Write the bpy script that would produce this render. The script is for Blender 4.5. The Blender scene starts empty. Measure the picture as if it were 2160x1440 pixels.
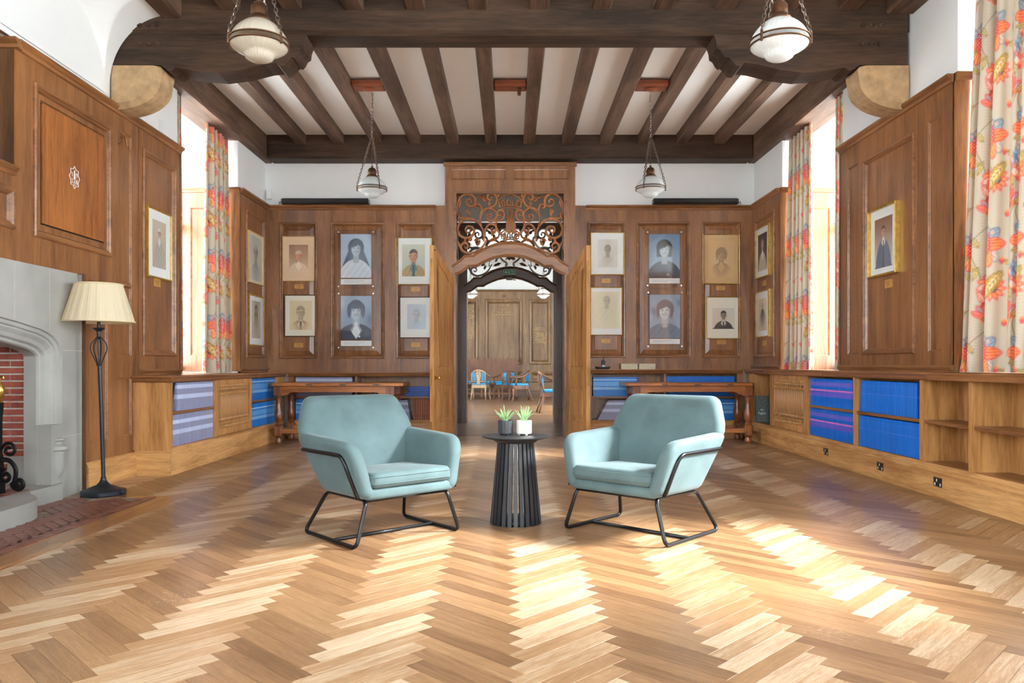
import bpy, bmesh, math, random
import numpy as np
from mathutils import Vector, Matrix

random.seed(7)
rng = np.random.RandomState(5)
SC = bpy.context.scene
COL = SC.collection
PI = math.pi

# ------------------------------------------------------------------ camera
F, CX, CY, HC = 1620.0, 1076.0, 770.0, 1.0
cam_d = bpy.data.cameras.new('camera')
cam_d.sensor_width = 36.0
cam_d.lens = 36.0 * F / 2160.0
cam_d.shift_x = (1080.0 - CX) / 2160.0
cam_d.shift_y = (CY - 720.0) / 2160.0
cam_d.clip_start = 0.05
cam = bpy.data.objects.new('camera', cam_d)
cam.location = (0, 0, HC)
cam.rotation_euler = (PI / 2, 0, 0)
COL.objects.link(cam)
SC.camera = cam

# ------------------------------------------------------------------ sky, exposure
world = bpy.data.worlds.new('overcast_sky')
SC.world = world
world.use_nodes = True
bgn = world.node_tree.nodes['Background']
bgn.inputs['Color'].default_value = (0.84, 0.93, 1.0, 1)
bgn.inputs['Strength'].default_value = 24.0
SC.view_settings.view_transform = 'Standard'
SC.view_settings.look = 'None'
SC.view_settings.gamma = 1.0
SC.view_settings.use_curve_mapping = False
SC.view_settings.exposure = 0.16

sun_d = bpy.data.lights.new('hazy_sun', 'SUN')
sun_d.energy = 27.0
sun_d.angle = math.radians(13)
sun_d.color = (0.95, 0.98, 1.0)
sun = bpy.data.objects.new('hazy_sun', sun_d)
_el, _az = math.radians(36), math.radians(3)
sun.rotation_euler = Vector((-math.cos(_el) * math.cos(_az), math.cos(_el) * math.sin(_az), -math.sin(_el))).to_track_quat('-Z', 'Y').to_euler()
sun.location = (20, -5, 18)
COL.objects.link(sun)


def portal(loc, rot, sx, sy):
    d = bpy.data.lights.new('window_portal', 'AREA')
    d.shape = 'RECTANGLE'
    d.size, d.size_y = sx, sy
    d.cycles.is_portal = True
    o = bpy.data.objects.new('window_portal', d)
    o.location = loc
    o.rotation_euler = rot
    COL.objects.link(o)


# window openings, some unseen and added for light: (side, y0, y1, z0, z1)
WX, YB, ZCAP = 3.40, 10.76, 3.235
WIN_R = [(7.914, 9.68), (2.9, 5.885), (-0.4, 1.6), (-2.9, -1.3)]
WIN_L = [(7.914, 9.68), (-1.6, 1.4)]  # second opening is unseen, added and widened to light the right wall
for y0, y1 in WIN_R:
    portal((4.32, (y0 + y1) / 2, 2.4), (0, PI / 2, 0), 2.9, y1 - y0)
for y0, y1 in WIN_L:
    portal((-4.32, (y0 + y1) / 2, 2.4), (0, -PI / 2, 0), 2.9, y1 - y0)
portal((0, -3.45, 2.3), (-PI / 2, 0, 0), 2.2, 2.9)
for s in (-1, 1):
    portal((s * 4.85, 17.0, 2.1), (0, s * PI / 2, 0), 2.4, 4.0)


def PX(x, Y):
    return (x - CX) * Y / F


def PZ(y, Y):
    return HC + (CY - y) * Y / F


# ------------------------------------------------------------------ scene helpers
def tag(o, label=None, cat=None, group=None, kind=None):
    if label: o['label'] = label
    if cat: o['category'] = cat
    if group: o['group'] = group
    if kind: o['kind'] = kind
    return o


def thing(name, label, cat, loc=(0, 0, 0), rz=0.0, group=None, kind=None):
    o = bpy.data.objects.new(name, None)
    o.empty_display_size = 0.1
    o.location = loc
    o.rotation_euler = (0, 0, rz)
    COL.objects.link(o)
    return tag(o, label, cat, group, kind)


def copy_tree(o, parent=None):
    c = o.copy()
    COL.objects.link(c)
    if parent is not None:
        c.parent = parent
    for ch in list(o.children):
        copy_tree(ch, c)
    return c


class MB:
    """collects geometry of ONE mesh"""

    def __init__(self):
        self.v, self.f = [], []

    def add(self, pts, faces):
        n = len(self.v)
        self.v += [tuple(p) for p in pts]
        self.f += [tuple(i + n for i in f) for f in faces]
        return self

    def poly(self, *pts):
        return self.add(pts, [tuple(range(len(pts)))])

    def box(self, x0, x1, y0, y1, z0, z1):
        p = [(x, y, z) for x in (x0, x1) for y in (y0, y1) for z in (z0, z1)]
        return self.add(p, [(0, 1, 3, 2), (4, 6, 7, 5), (0, 4, 5, 1), (2, 3, 7, 6), (0, 2, 6, 4), (1, 5, 7, 3)])

    def cbox(self, x0, x1, y0, y1, z0, z1, c):
        """box with chamfered edges"""
        vs, idx = [], {}
        X, Y, Z = (x0, x1), (y0, y1), (z0, z1)
        for i in (0, 1):
            for j in (0, 1):
                for k in (0, 1):
                    si, sj, sk = (1, -1)[i], (1, -1)[j], (1, -1)[k]
                    for a in range(3):
                        p = [X[i] + (si * c if a != 0 else 0), Y[j] + (sj * c if a != 1 else 0), Z[k] + (sk * c if a != 2 else 0)]
                        idx[(i, j, k, a)] = len(vs)
                        vs.append(p)
        fs = []
        for i in (0, 1):
            fs.append([idx[(i, 0, 0, 0)], idx[(i, 1, 0, 0)], idx[(i, 1, 1, 0)], idx[(i, 0, 1, 0)]])
            fs.append([idx[(0, i, 0, 1)], idx[(1, i, 0, 1)], idx[(1, i, 1, 1)], idx[(0, i, 1, 1)]])
            fs.append([idx[(0, 0, i, 2)], idx[(1, 0, i, 2)], idx[(1, 1, i, 2)], idx[(0, 1, i, 2)]])
        for i in (0, 1):
            for j in (0, 1):
                fs.append([idx[(i, j, 0, 0)], idx[(i, j, 1, 0)], idx[(i, j, 1, 1)], idx[(i, j, 0, 1)]])
                fs.append([idx[(i, 0, j, 0)], idx[(i, 1, j, 0)], idx[(i, 1, j, 2)], idx[(i, 0, j, 2)]])
                fs.append([idx[(0, i, j, 1)], idx[(1, i, j, 1)], idx[(1, i, j, 2)], idx[(0, i, j, 2)]])
                for k in (0, 1):
                    fs.append([idx[(i, j, k, a)] for a in range(3)])
        return self.add(vs, fs)

    def fbox(self, T, u0, u1, v0, v1, d0, d1):
        p = [T(u, v, d) for u in (u0, u1) for v in (v0, v1) for d in (d0, d1)]
        return self.add(p, [(0, 1, 3, 2), (4, 6, 7, 5), (0, 4, 5, 1), (2, 3, 7, 6), (0, 2, 6, 4), (1, 5, 7, 3)])

    def prism(self, poly, T, d0, d1):
        n = len(poly)
        p = [T(a, b, d0) for a, b in poly] + [T(a, b, d1) for a, b in poly]
        fs = [tuple(range(n)), tuple(range(2 * n - 1, n - 1, -1))]
        fs += [(i, (i + 1) % n, n + (i + 1) % n, n + i) for i in range(n)]
        return self.add(p, fs)

    def loft(self, rings, closed=True, cap0=False, cap1=False):
        n = len(rings[0])
        p = [q for r in rings for q in r]
        fs = []
        for k in range(len(rings) - 1):
            for i in range(n if closed else n - 1):
                j = (i + 1) % n
                fs.append((k * n + i, k * n + j, (k + 1) * n + j, (k + 1) * n + i))
        if cap0: fs.append(tuple(range(n - 1, -1, -1)))
        if cap1: fs.append(tuple((len(rings) - 1) * n + i for i in range(n)))
        return self.add(p, fs)

    def lathe(self, c, prof, n=24, ripple=None, cap=True, squash=1.0):
        rings = []
        for k, (r, z) in enumerate(prof):
            ring = []
            for i in range(n):
                a = 2 * PI * i / n
                rr = r * (ripple(i, k) if ripple else 1)
                ring.append((c[0] + rr * math.cos(a), c[1] + rr * math.sin(a) * squash, c[2] + z))
            rings.append(ring)
        return self.loft(rings, True, cap, cap)

    def tube(self, pts, r, n=8, closed=False, flat=1.0):
        pts = [Vector(p) for p in pts]
        m = len(pts)
        rad = r if isinstance(r, (list, tuple)) else [r] * m
        rings = []
        prev = None
        for i in range(m):
            if closed:
                t = pts[(i + 1) % m] - pts[i - 1]
            else:
                t = pts[min(i + 1, m - 1)] - pts[max(i - 1, 0)]
            if t.length < 1e-9: t = Vector((0, 0, 1))
            t.normalize()
            if prev is None:
                ref = Vector((0, 0, 1)) if abs(t.z) < 0.9 else Vector((1, 0, 0))
                nrm = (ref - t * ref.dot(t)).normalized()
            else:
                nrm = (prev - t * prev.dot(t))
                nrm = nrm.normalized() if nrm.length > 1e-6 else prev
            prev = nrm
            b = t.cross(nrm)
            rings.append([pts[i] + (nrm * math.cos(2 * PI * k / n) + b * math.sin(2 * PI * k / n) * flat) * rad[i] for k in range(n)])
        if closed: rings.append(rings[0])
        return self.loft(rings, True, not closed, not closed)

    def build(self, name, mat, parent=None, smooth=False, world=True, recalc=True):
        me = bpy.data.meshes.new(name)
        vs = self.v
        if parent is not None and world:
            L = parent.location
            pp = parent.parent
            while pp is not None:
                L = L + pp.location
                pp = pp.parent
            if L.length > 0:
                vs = [(a - L.x, b - L.y, c - L.z) for a, b, c in vs]
        me.from_pydata(vs, [], self.f)
        if recalc:
            bm = bmesh.new()
            bm.from_mesh(me)
            bmesh.ops.recalc_face_normals(bm, faces=bm.faces)
            bm.to_mesh(me)
            bm.free()
        if smooth:
            me.polygons.foreach_set('use_smooth', [True] * len(me.polygons))
            if smooth != 'all':
                me.set_sharp_from_angle(angle=math.radians(38))
        me.materials.append(mat)
        o = bpy.data.objects.new(name, me)
        COL.objects.link(o)
        if parent is not None: o.parent = parent
        return o


def round_poly(pts, rad, n=6):
    out = []
    m = len(pts)
    for i in range(m):
        p, a, b = Vector(pts[i]), Vector(pts[i - 1]), Vector(pts[(i + 1) % m])
        r = rad[i] if isinstance(rad, (list, tuple)) else rad
        da, db = (a - p), (b - p)
        la, lb = da.length, db.length
        da.normalize(); db.normalize()
        ang = da.angle(db)
        if r <= 0 or ang > 3.1:
            out.append(tuple(p)); continue
        t = min(r / math.tan(ang / 2), la * 0.49, lb * 0.49)
        p0, p1 = p + da * t, p + db * t
        for k in range(n + 1):
            s = k / n
            q = p0 * (1 - s) ** 2 + p * 2 * s * (1 - s) + p1 * s * s
            out.append(tuple(q))
    return out


def fillet_path(pts, r, n=6, closed=False):
    m = len(pts)
    out = []
    for i in range(m):
        p = Vector(pts[i])
        if not closed and i in (0, m - 1):
            out.append(p); continue
        a, b = Vector(pts[i - 1]), Vector(pts[(i + 1) % m])
        da, db = a - p, b - p
        t = min(r, da.length * 0.49, db.length * 0.49)
        da.normalize(); db.normalize()
        p0, p1 = p + da * t, p + db * t
        for k in range(n + 1):
            s = k / n
            out.append(p0 * (1 - s) ** 2 + p * 2 * s * (1 - s) + p1 * s * s)
    return out


def spline(pts, n=6, closed=False):
    """Catmull-Rom through points"""
    P = [Vector(p) for p in pts]
    m = len(P)
    out = []
    rngi = range(m if closed else m - 1)
    for i in rngi:
        p0 = P[i - 1] if (i > 0 or closed) else P[0] * 2 - P[1]
        p1, p2 = P[i], P[(i + 1) % m]
        p3 = P[(i + 2) % m] if (i + 2 < m or closed) else P[-1] * 2 - P[-2]
        for k in range(n):
            t = k / n
            out.append(0.5 * ((2 * p1) + (p2 - p0) * t + (2 * p0 - 5 * p1 + 4 * p2 - p3) * t * t + (3 * p1 - p0 - 3 * p2 + p3) * t ** 3))
    if not closed: out.append(P[-1])
    return out


def offset_poly(pts, d):
    m = len(pts)
    area = sum(pts[i - 1][0] * pts[i][1] - pts[i][0] * pts[i - 1][1] for i in range(m))
    sg = 1 if area > 0 else -1
    out = []
    for i in range(m):
        a, b = Vector(pts[i - 1]), Vector(pts[(i + 1) % m])
        t = (b - a)
        if t.length < 1e-9:
            out.append(tuple(pts[i])); continue
        t.normalize()
        out.append((pts[i][0] - t.y * sg * d, pts[i][1] + t.x * sg * d))
    return out


def pillow(mb, outline, T, d0, d1, r, puff=0.0, m=5):
    """soft slab: outline in (a,b), thickness d0..d1, rounded edges"""
    cx = sum(p[0] for p in outline) / len(outline)
    cy = sum(p[1] for p in outline) / len(outline)
    rings = []

    def side(d, s, seq):
        for sc in seq:
            base = offset_poly(outline, r)
            dd = d + s * puff * (1 - sc ** 2)
            rings.append([T(cx + (a - cx) * sc, cy + (b - cy) * sc, dd) for a, b in base])
    side(d0, -1, (0.03, 0.35, 0.65, 0.88))
    for k in range(m + 1):
        a = k / m * PI / 2
        rings.append([T(x, y, d0 + r * (1 - math.cos(a))) for x, y in offset_poly(outline, r * (1 - math.sin(a)))])
    for k in range(m + 1):
        a = (1 - k / m) * PI / 2
        rings.append([T(x, y, d1 - r * (1 - math.cos(a))) for x, y in offset_poly(outline, r * (1 - math.sin(a)))])
    side(d1, 1, (0.88, 0.65, 0.35, 0.03))
    mb.loft(rings, True, True, True)


# ------------------------------------------------------------------ materials
def lin(c):
    return tuple((x / 255 / 12.92) if x / 255 <= 0.04045 else ((x / 255 + 0.055) / 1.055) ** 2.4 for x in c)


def new_mat(name):
    m = bpy.data.materials.new(name)
    m.use_nodes = True
    nt = m.node_tree
    return m, nt, nt.nodes, nt.links, nt.nodes['Principled BSDF']


def plain(name, rgb, rough=0.5, metal=0.0, var=0.08, scale=8.0, bump=0.0, coat=0.0, sheen=0.0, emit=None, spec=None):
    m, nt, N, L, P = new_mat(name)
    c = lin(rgb)
    P.inputs['Roughness'].default_value = rough
    P.inputs['Metallic'].default_value = metal
    if coat: P.inputs['Coat Weight'].default_value = coat
    if spec is not None: P.inputs['Specular IOR Level'].default_value = spec
    if sheen:
        P.inputs['Sheen Weight'].default_value = sheen
        P.inputs['Sheen Roughness'].default_value = 0.35
    tc = N.new('ShaderNodeTexCoord')
    nz = N.new('ShaderNodeTexNoise')
    nz.inputs['Scale'].default_value = scale
    nz.inputs['Detail'].default_value = 5
    L.new(tc.outputs['Object'], nz.inputs['Vector'])
    mx = N.new('ShaderNodeMix'); mx.data_type = 'RGBA'
    mx.inputs['A'].default_value = tuple(min(1, x * (1 + var)) for x in c) + (1,)
    mx.inputs['B'].default_value = tuple(x * (1 - var) for x in c) + (1,)
    ct = N.new('ShaderNodeMapRange')
    ct.inputs['From Min'].default_value = 0.32
    ct.inputs['From Max'].default_value = 0.68
    L.new(nz.outputs['Fac'], ct.inputs[0])
    L.new(ct.outputs[0], mx.inputs['Factor'])
    L.new(mx.outputs['Result'], P.inputs['Base Color'])
    if bump:
        b = N.new('ShaderNodeBump')
        b.inputs['Strength'].default_value = bump
        b.inputs['Distance'].default_value = 0.004
        n2 = N.new('ShaderNodeTexNoise')
        n2.inputs['Scale'].default_value = scale * 6
        n2.inputs['Detail'].default_value = 4
        L.new(tc.outputs['Object'], n2.inputs['Vector'])
        L.new(n2.outputs['Fac'], b.inputs['Height'])
        L.new(b.outputs['Normal'], P.inputs['Normal'])
    return m


def wood(name, light, dark, axis='Z', rough=0.38, k=1.0, coat=0.0):
    m, nt, N, L, P = new_mat(name)
    if rough > 0.6: P.inputs['Specular IOR Level'].default_value = 0.25
    P.inputs['Roughness'].default_value = rough
    if coat:
        P.inputs['Coat Weight'].default_value = coat
        P.inputs['Coat Roughness'].default_value = 0.2
    tc = N.new('ShaderNodeTexCoord')
    mp = N.new('ShaderNodeMapping')
    ac, al = 1.0 * k, 0.09 * k
    mp.inputs['Scale'].default_value = tuple(al if a == axis else ac for a in 'XYZ')
    L.new(tc.outputs['Object'], mp.inputs['Vector'])
    n1 = N.new('ShaderNodeTexNoise')
    n1.inputs['Scale'].default_value = 9
    n1.inputs['Detail'].default_value = 5
    n1.inputs['Roughness'].default_value = 0.6
    n1.inputs['Distortion'].default_value = 0.8
    L.new(mp.outputs['Vector'], n1.inputs['Vector'])
    n2 = N.new('ShaderNodeTexNoise')
    n2.inputs['Scale'].default_value = 75
    n2.inputs['Detail'].default_value = 3
    L.new(mp.outputs['Vector'], n2.inputs['Vector'])
    n3 = N.new('ShaderNodeTexNoise')
    n3.inputs['Scale'].default_value = 0.9
    n3.inputs['Detail'].default_value = 2
    L.new(tc.outputs['Object'], n3.inputs['Vector'])
    ad = N.new('ShaderNodeMath'); ad.operation = 'MULTIPLY_ADD'
    ad.inputs[1].default_value = 0.45
    L.new(n2.outputs['Fac'], ad.inputs[0])
    L.new(n1.outputs['Fac'], ad.inputs[2])
    ad2 = N.new('ShaderNodeMath'); ad2.operation = 'MULTIPLY_ADD'
    ad2.inputs[1].default_value = 0.5
    L.new(n3.outputs['Fac'], ad2.inputs[0])
    L.new(ad.outputs[0], ad2.inputs[2])
    hf = N.new('ShaderNodeMath'); hf.operation = 'MULTIPLY'
    hf.inputs[1].default_value = 0.5
    L.new(ad2.outputs[0], hf.inputs[0])
    rp = N.new('ShaderNodeValToRGB')
    rp.color_ramp.elements[0].position = 0.39
    rp.color_ramp.elements[0].color = lin(dark) + (1,)
    rp.color_ramp.elements[1].position = 0.58
    rp.color_ramp.elements[1].color = lin(light) + (1,)
    L.new(hf.outputs[0], rp.inputs['Fac'])
    L.new(rp.outputs['Color'], P.inputs['Base Color'])
    b = N.new('ShaderNodeBump')
    b.inputs['Strength'].default_value = 0.18
    b.inputs['Distance'].default_value = 0.002
    L.new(ad.outputs[0], b.inputs['Height'])
    L.new(b.outputs['Normal'], P.inputs['Normal'])
    return m


OAK_L, OAK_D = (156, 104, 62), (106, 65, 35)
M = {}
M['oak'] = wood('oak_panel_vertical', OAK_L, OAK_D, 'Z', 0.36, coat=0.25)
M['oakx'] = wood('oak_panel_along_x', OAK_L, OAK_D, 'X', 0.36, coat=0.25)
M['oaky'] = wood('oak_panel_along_y', OAK_L, OAK_D, 'Y', 0.36, coat=0.25)
M['oak_pale'] = wood('pale_worn_oak', (220, 168, 108), (164, 110, 58), 'Y', 0.42)
M['oak_palex'] = wood('pale_worn_oak_x', (216, 164, 104), (160, 108, 56), 'X', 0.42)
M['oak_palez'] = wood('pale_worn_oak_z', (204, 150, 92), (150, 98, 48), 'Z', 0.42)
M['oak_carved'] = wood('carved_oak', (172, 106, 52), (120, 66, 28), 'Z', 0.4, k=2)
M['table_oak'] = wood('polished_table_oak', (186, 116, 56), (122, 66, 28), 'X', 0.28, coat=0.4)
M['table_oakz'] = wood('polished_table_oak_z', (160, 92, 46), (94, 48, 22), 'Z', 0.28, coat=0.4)
M['beamx'] = wood('old_beam_along_x', (78, 56, 41), (40, 28, 20), 'X', 0.62, k=0.8)
M['beamy'] = wood('old_beam_along_y', (114, 86, 69), (70, 51, 40), 'Y', 0.62, k=0.8)
M['block_wood'] = wood('reddish_mounting_block', (150, 78, 46), (96, 44, 24), 'X', 0.4)
M['dark_oak'] = wood('dark_oak', (110, 74, 46), (62, 38, 22), 'Z', 0.35, coat=0.2)
M['dark_oakx'] = wood('dark_oak_x', (110, 74, 46), (62, 38, 22), 'X', 0.35, coat=0.2)
M['far_oak'] = wood('far_room_oak', (140, 108, 74), (98, 70, 44), 'Z', 0.36)
M['chair_wood'] = wood('mahogany_chair', (128, 86, 60), (72, 44, 30), 'Z', 0.3, k=2)
M['chair_pale'] = wood('pale_chair', (184, 156, 122), (140, 112, 82), 'Z', 0.35, k=2)
M['settle'] = wood('settle_wood', (134, 88, 58), (86, 52, 34), 'Z', 0.4, k=2)
M['plaster'] = plain('white_plaster', (242, 243, 242), 0.75, var=0.02, scale=1.5, bump=0.06)
M['ceiling'] = plain('white_ceiling', (253, 253, 252), 0.8, var=0.02, scale=1.2, bump=0.05)
M['stone'] = plain('grey_limestone', (152, 150, 144), 0.7, var=0.14, scale=2.4, bump=0.15)
M['corbel'] = plain('honey_sandstone', (172, 140, 102), 0.85, var=0.22, scale=12, bump=0.7)
M['mortar'] = plain('pale_mortar', (188, 178, 168), 0.9, var=0.15, scale=20, bump=0.4)
M['brick'] = plain('red_brick', (146, 74, 58), 0.8, var=0.3, scale=14, bump=0.4)
M['hearth_brick'] = plain('worn_hearth_brick', (112, 66, 54), 0.35, var=0.4, scale=7, bump=0.3)
M['hearth_joint'] = plain('hearth_mortar', (132, 116, 104), 0.6, var=0.3, scale=9)
M['soot'] = plain('sooty_brick', (40, 34, 32), 0.9, var=0.3)
M['velvet'] = plain('sage_blue_velvet', (80, 100, 101), 0.8, var=0.16, scale=5, sheen=0.15, bump=0.04)
M['black_steel'] = plain('black_powder_coated_steel', (22, 22, 24), 0.3, metal=0.35, var=0.05)
M['black_wood'] = plain('black_stained_wood', (34, 35, 38), 0.42, var=0.2, scale=30)
M['iron'] = plain('black_wrought_iron', (26, 27, 29), 0.45, metal=0.6, var=0.2)
M['lamp_iron'] = plain('dark_blue_grey_lamp_metal', (38, 44, 52), 0.35, metal=0.4, var=0.1)
M['brass'] = plain('aged_brass', (200, 160, 84), 0.28, metal=1.0, var=0.15, scale=20)
M['bronze'] = plain('bronze', (104, 74, 54), 0.35, metal=0.9, var=0.2, scale=12)
M['chain'] = plain('steel_chain', (112, 98, 88), 0.35, metal=0.9, var=0.15)
M['gilt'] = plain('gilt_frame', (206, 166, 78), 0.32, metal=0.75, var=0.2, scale=25)
M['pale_frame'] = plain('pale_wood_frame', (222, 190, 130), 0.4, var=0.1, scale=20)
M['plaque'] = plain('brass_label_plaque', (196, 146, 78), 0.45, metal=0.15, var=0.1, scale=30)
M['plaque_ink'] = plain('plaque_engraving', (120, 78, 36), 0.6)
M['mat_white'] = plain('white_mount_card', (240, 241, 238), 0.8, var=0.02)
M['mat_tan'] = plain('tan_mount_card', (208, 172, 124), 0.8, var=0.04)
M['mat_beige'] = plain('beige_mount_card', (228, 196, 164), 0.8, var=0.03)
M['mat_cream'] = plain('cream_mount_card', (236, 230, 214), 0.8, var=0.02)
M['steel_pin'] = plain('polished_steel_pin', (225, 225, 225), 0.2, metal=0.8, var=0.02)
M['black_case'] = plain('black_screen_case', (18, 18, 20), 0.3, var=0.05)
M['white_plastic'] = plain('white_plastic', (235, 236, 236), 0.4, var=0.01)
M['white_card'] = plain('white_caption_card', (246, 247, 250), 0.6, var=0.01)
M['caption_ink'] = plain('caption_ink', (190, 196, 204), 0.7)
M['white_paint'] = plain('white_paint', (244, 242, 236), 0.5, var=0.01)
M['gold_paint'] = plain('gold_lettering', (206, 172, 104), 0.4, metal=0.4, var=0.1)
M['sign_green'] = plain('sign_green', (12, 112, 62), 0.4, var=0.02)
M['blue_leather'] = plain('turquoise_leather', (34, 132, 178), 0.4, var=0.12, scale=12)
M['pot_black'] = plain('black_ceramic', (48, 50, 54), 0.5, var=0.05)
M['pot_white'] = plain('pale_ceramic', (222, 216, 206), 0.55, var=0.03)
M['soil'] = plain('white_gravel', (205, 205, 202), 0.8, var=0.2, scale=80)
M['leaf'] = plain('grassy_green_leaf', (136, 172, 116), 0.45, var=0.35, scale=30)
M['leaf2'] = plain('deep_green_leaf', (164, 200, 140), 0.45, var=0.3, scale=30)
M['book_brown'] = plain('brown_cloth_spine', (158, 92, 62), 0.6, var=0.12, scale=25)
M['navy'] = plain('navy_cover', (36, 52, 96), 0.4, var=0.08)
M['blue_cover'] = plain('bright_blue_cover', (26, 90, 190), 0.35, var=0.1)
M['blue_cover2'] = plain('royal_blue_cover', (30, 60, 150), 0.35, var=0.1)
M['paper_edge'] = plain('paper_edges', (206, 196, 170), 0.8, var=0.12, scale=60)
M['cyan_ink'] = plain('cyan_ink', (70, 200, 214), 0.5)
M['socket'] = plain('bronze_socket_plate', (88, 70, 48), 0.4, metal=0.6)
M['rubber'] = plain('black_rubber', (16, 16, 16), 0.7)
M['dark_gap'] = plain('dark_gap', (30, 18, 10), 0.9)
M['lead'] = plain('window_lead', (70, 72, 76), 0.5, metal=0.4)
M['ground'] = plain('bounce_paving', (240, 239, 235), 0.9, var=0.1)
M['border'] = wood('oak_border_plank', (170, 122, 76), (112, 74, 40), 'Y', 0.26, coat=0.35)
M['sub'] = plain('dark_floor_joint', (46, 30, 18), 0.8)
M['redbook'] = plain('red_leather_spine', (140, 62, 48), 0.5, var=0.2, scale=20)
M['greybook'] = plain('grey_leather_spine', (120, 112, 104), 0.5, var=0.2, scale=20)


def vcol_mat(name, rough=0.6, sheen=0.0, transl=0.0):
    m, nt, N, L, P = new_mat(name)
    a = N.new('ShaderNodeAttribute'); a.attribute_name = 'paint'
    L.new(a.outputs['Color'], P.inputs['Base Color'])
    P.inputs['Roughness'].default_value = rough
    if sheen: P.inputs['Sheen Weight'].default_value = sheen
    if transl:
        t = N.new('ShaderNodeBsdfTranslucent')
        L.new(a.outputs['Color'], t.inputs['Color'])
        mx = N.new('ShaderNodeMixShader')
        mx.inputs['Fac'].default_value = transl
        L.new(P.outputs['BSDF'], mx.inputs[1])
        L.new(t.outputs['BSDF'], mx.inputs[2])
        L.new(mx.outputs['Shader'], N['Material Output'].inputs['Surface'])
    return m


M['print'] = vcol_mat('printed_picture', 0.45)
M['curtain'] = vcol_mat('floral_linen', 0.85, 0.05, 0.05)


def glass_mat(name, tint=(1, 1, 1), gloss=0.07):
    m, nt, N, L, P = new_mat(name)
    N.remove(P)
    tr = N.new('ShaderNodeBsdfTransparent'); tr.inputs['Color'].default_value = tint + (1,)
    gl = N.new('ShaderNodeBsdfGlossy'); gl.inputs['Roughness'].default_value = 0.02
    lw = N.new('ShaderNodeLayerWeight'); lw.inputs['Blend'].default_value = 0.5
    pw_ = N.new('ShaderNodeMath'); pw_.operation = 'POWER'; pw_.inputs[1].default_value = 4.0
    L.new(lw.outputs['Facing'], pw_.inputs[0])
    fr = N.new('ShaderNodeMath'); fr.operation = 'MULTIPLY_ADD'; fr.inputs[1].default_value = 0.35; fr.inputs[2].default_value = 0.03
    L.new(pw_.outputs[0], fr.inputs[0])
    mx = N.new('ShaderNodeMixShader')
    L.new(fr.outputs[0], mx.inputs[0])
    L.new(tr.outputs[0], mx.inputs[1]); L.new(gl.outputs[0], mx.inputs[2])
    L.new(mx.outputs[0], N['Material Output'].inputs['Surface'])
    return m


M['glass'] = glass_mat('clear_glass', (0.97, 0.98, 0.98))


def opal(name, rgb, transl=0.5, rough=0.15):
    m, nt, N, L, P = new_mat(name)
    P.inputs['Base Color'].default_value = lin(rgb) + (1,)
    P.inputs['Roughness'].default_value = rough
    t = N.new('ShaderNodeBsdfTranslucent'); t.inputs['Color'].default_value = lin(rgb) + (1,)
    mx = N.new('ShaderNodeMixShader'); mx.inputs[0].default_value = transl
    L.new(P.outputs[0], mx.inputs[1]); L.new(t.outputs[0], mx.inputs[2])
    L.new(mx.outputs[0], N['Material Output'].inputs['Surface'])
    return m


M['opal'] = opal('ribbed_opal_glass', (222, 225, 224), 0.25, 0.12)
M['opal_cream'] = opal('ribbed_cream_glass', (202, 192, 174), 0.25, 0.12)
M['shade'] = opal('pleated_cream_shade', (246, 232, 198), 0.4, 0.8)


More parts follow.
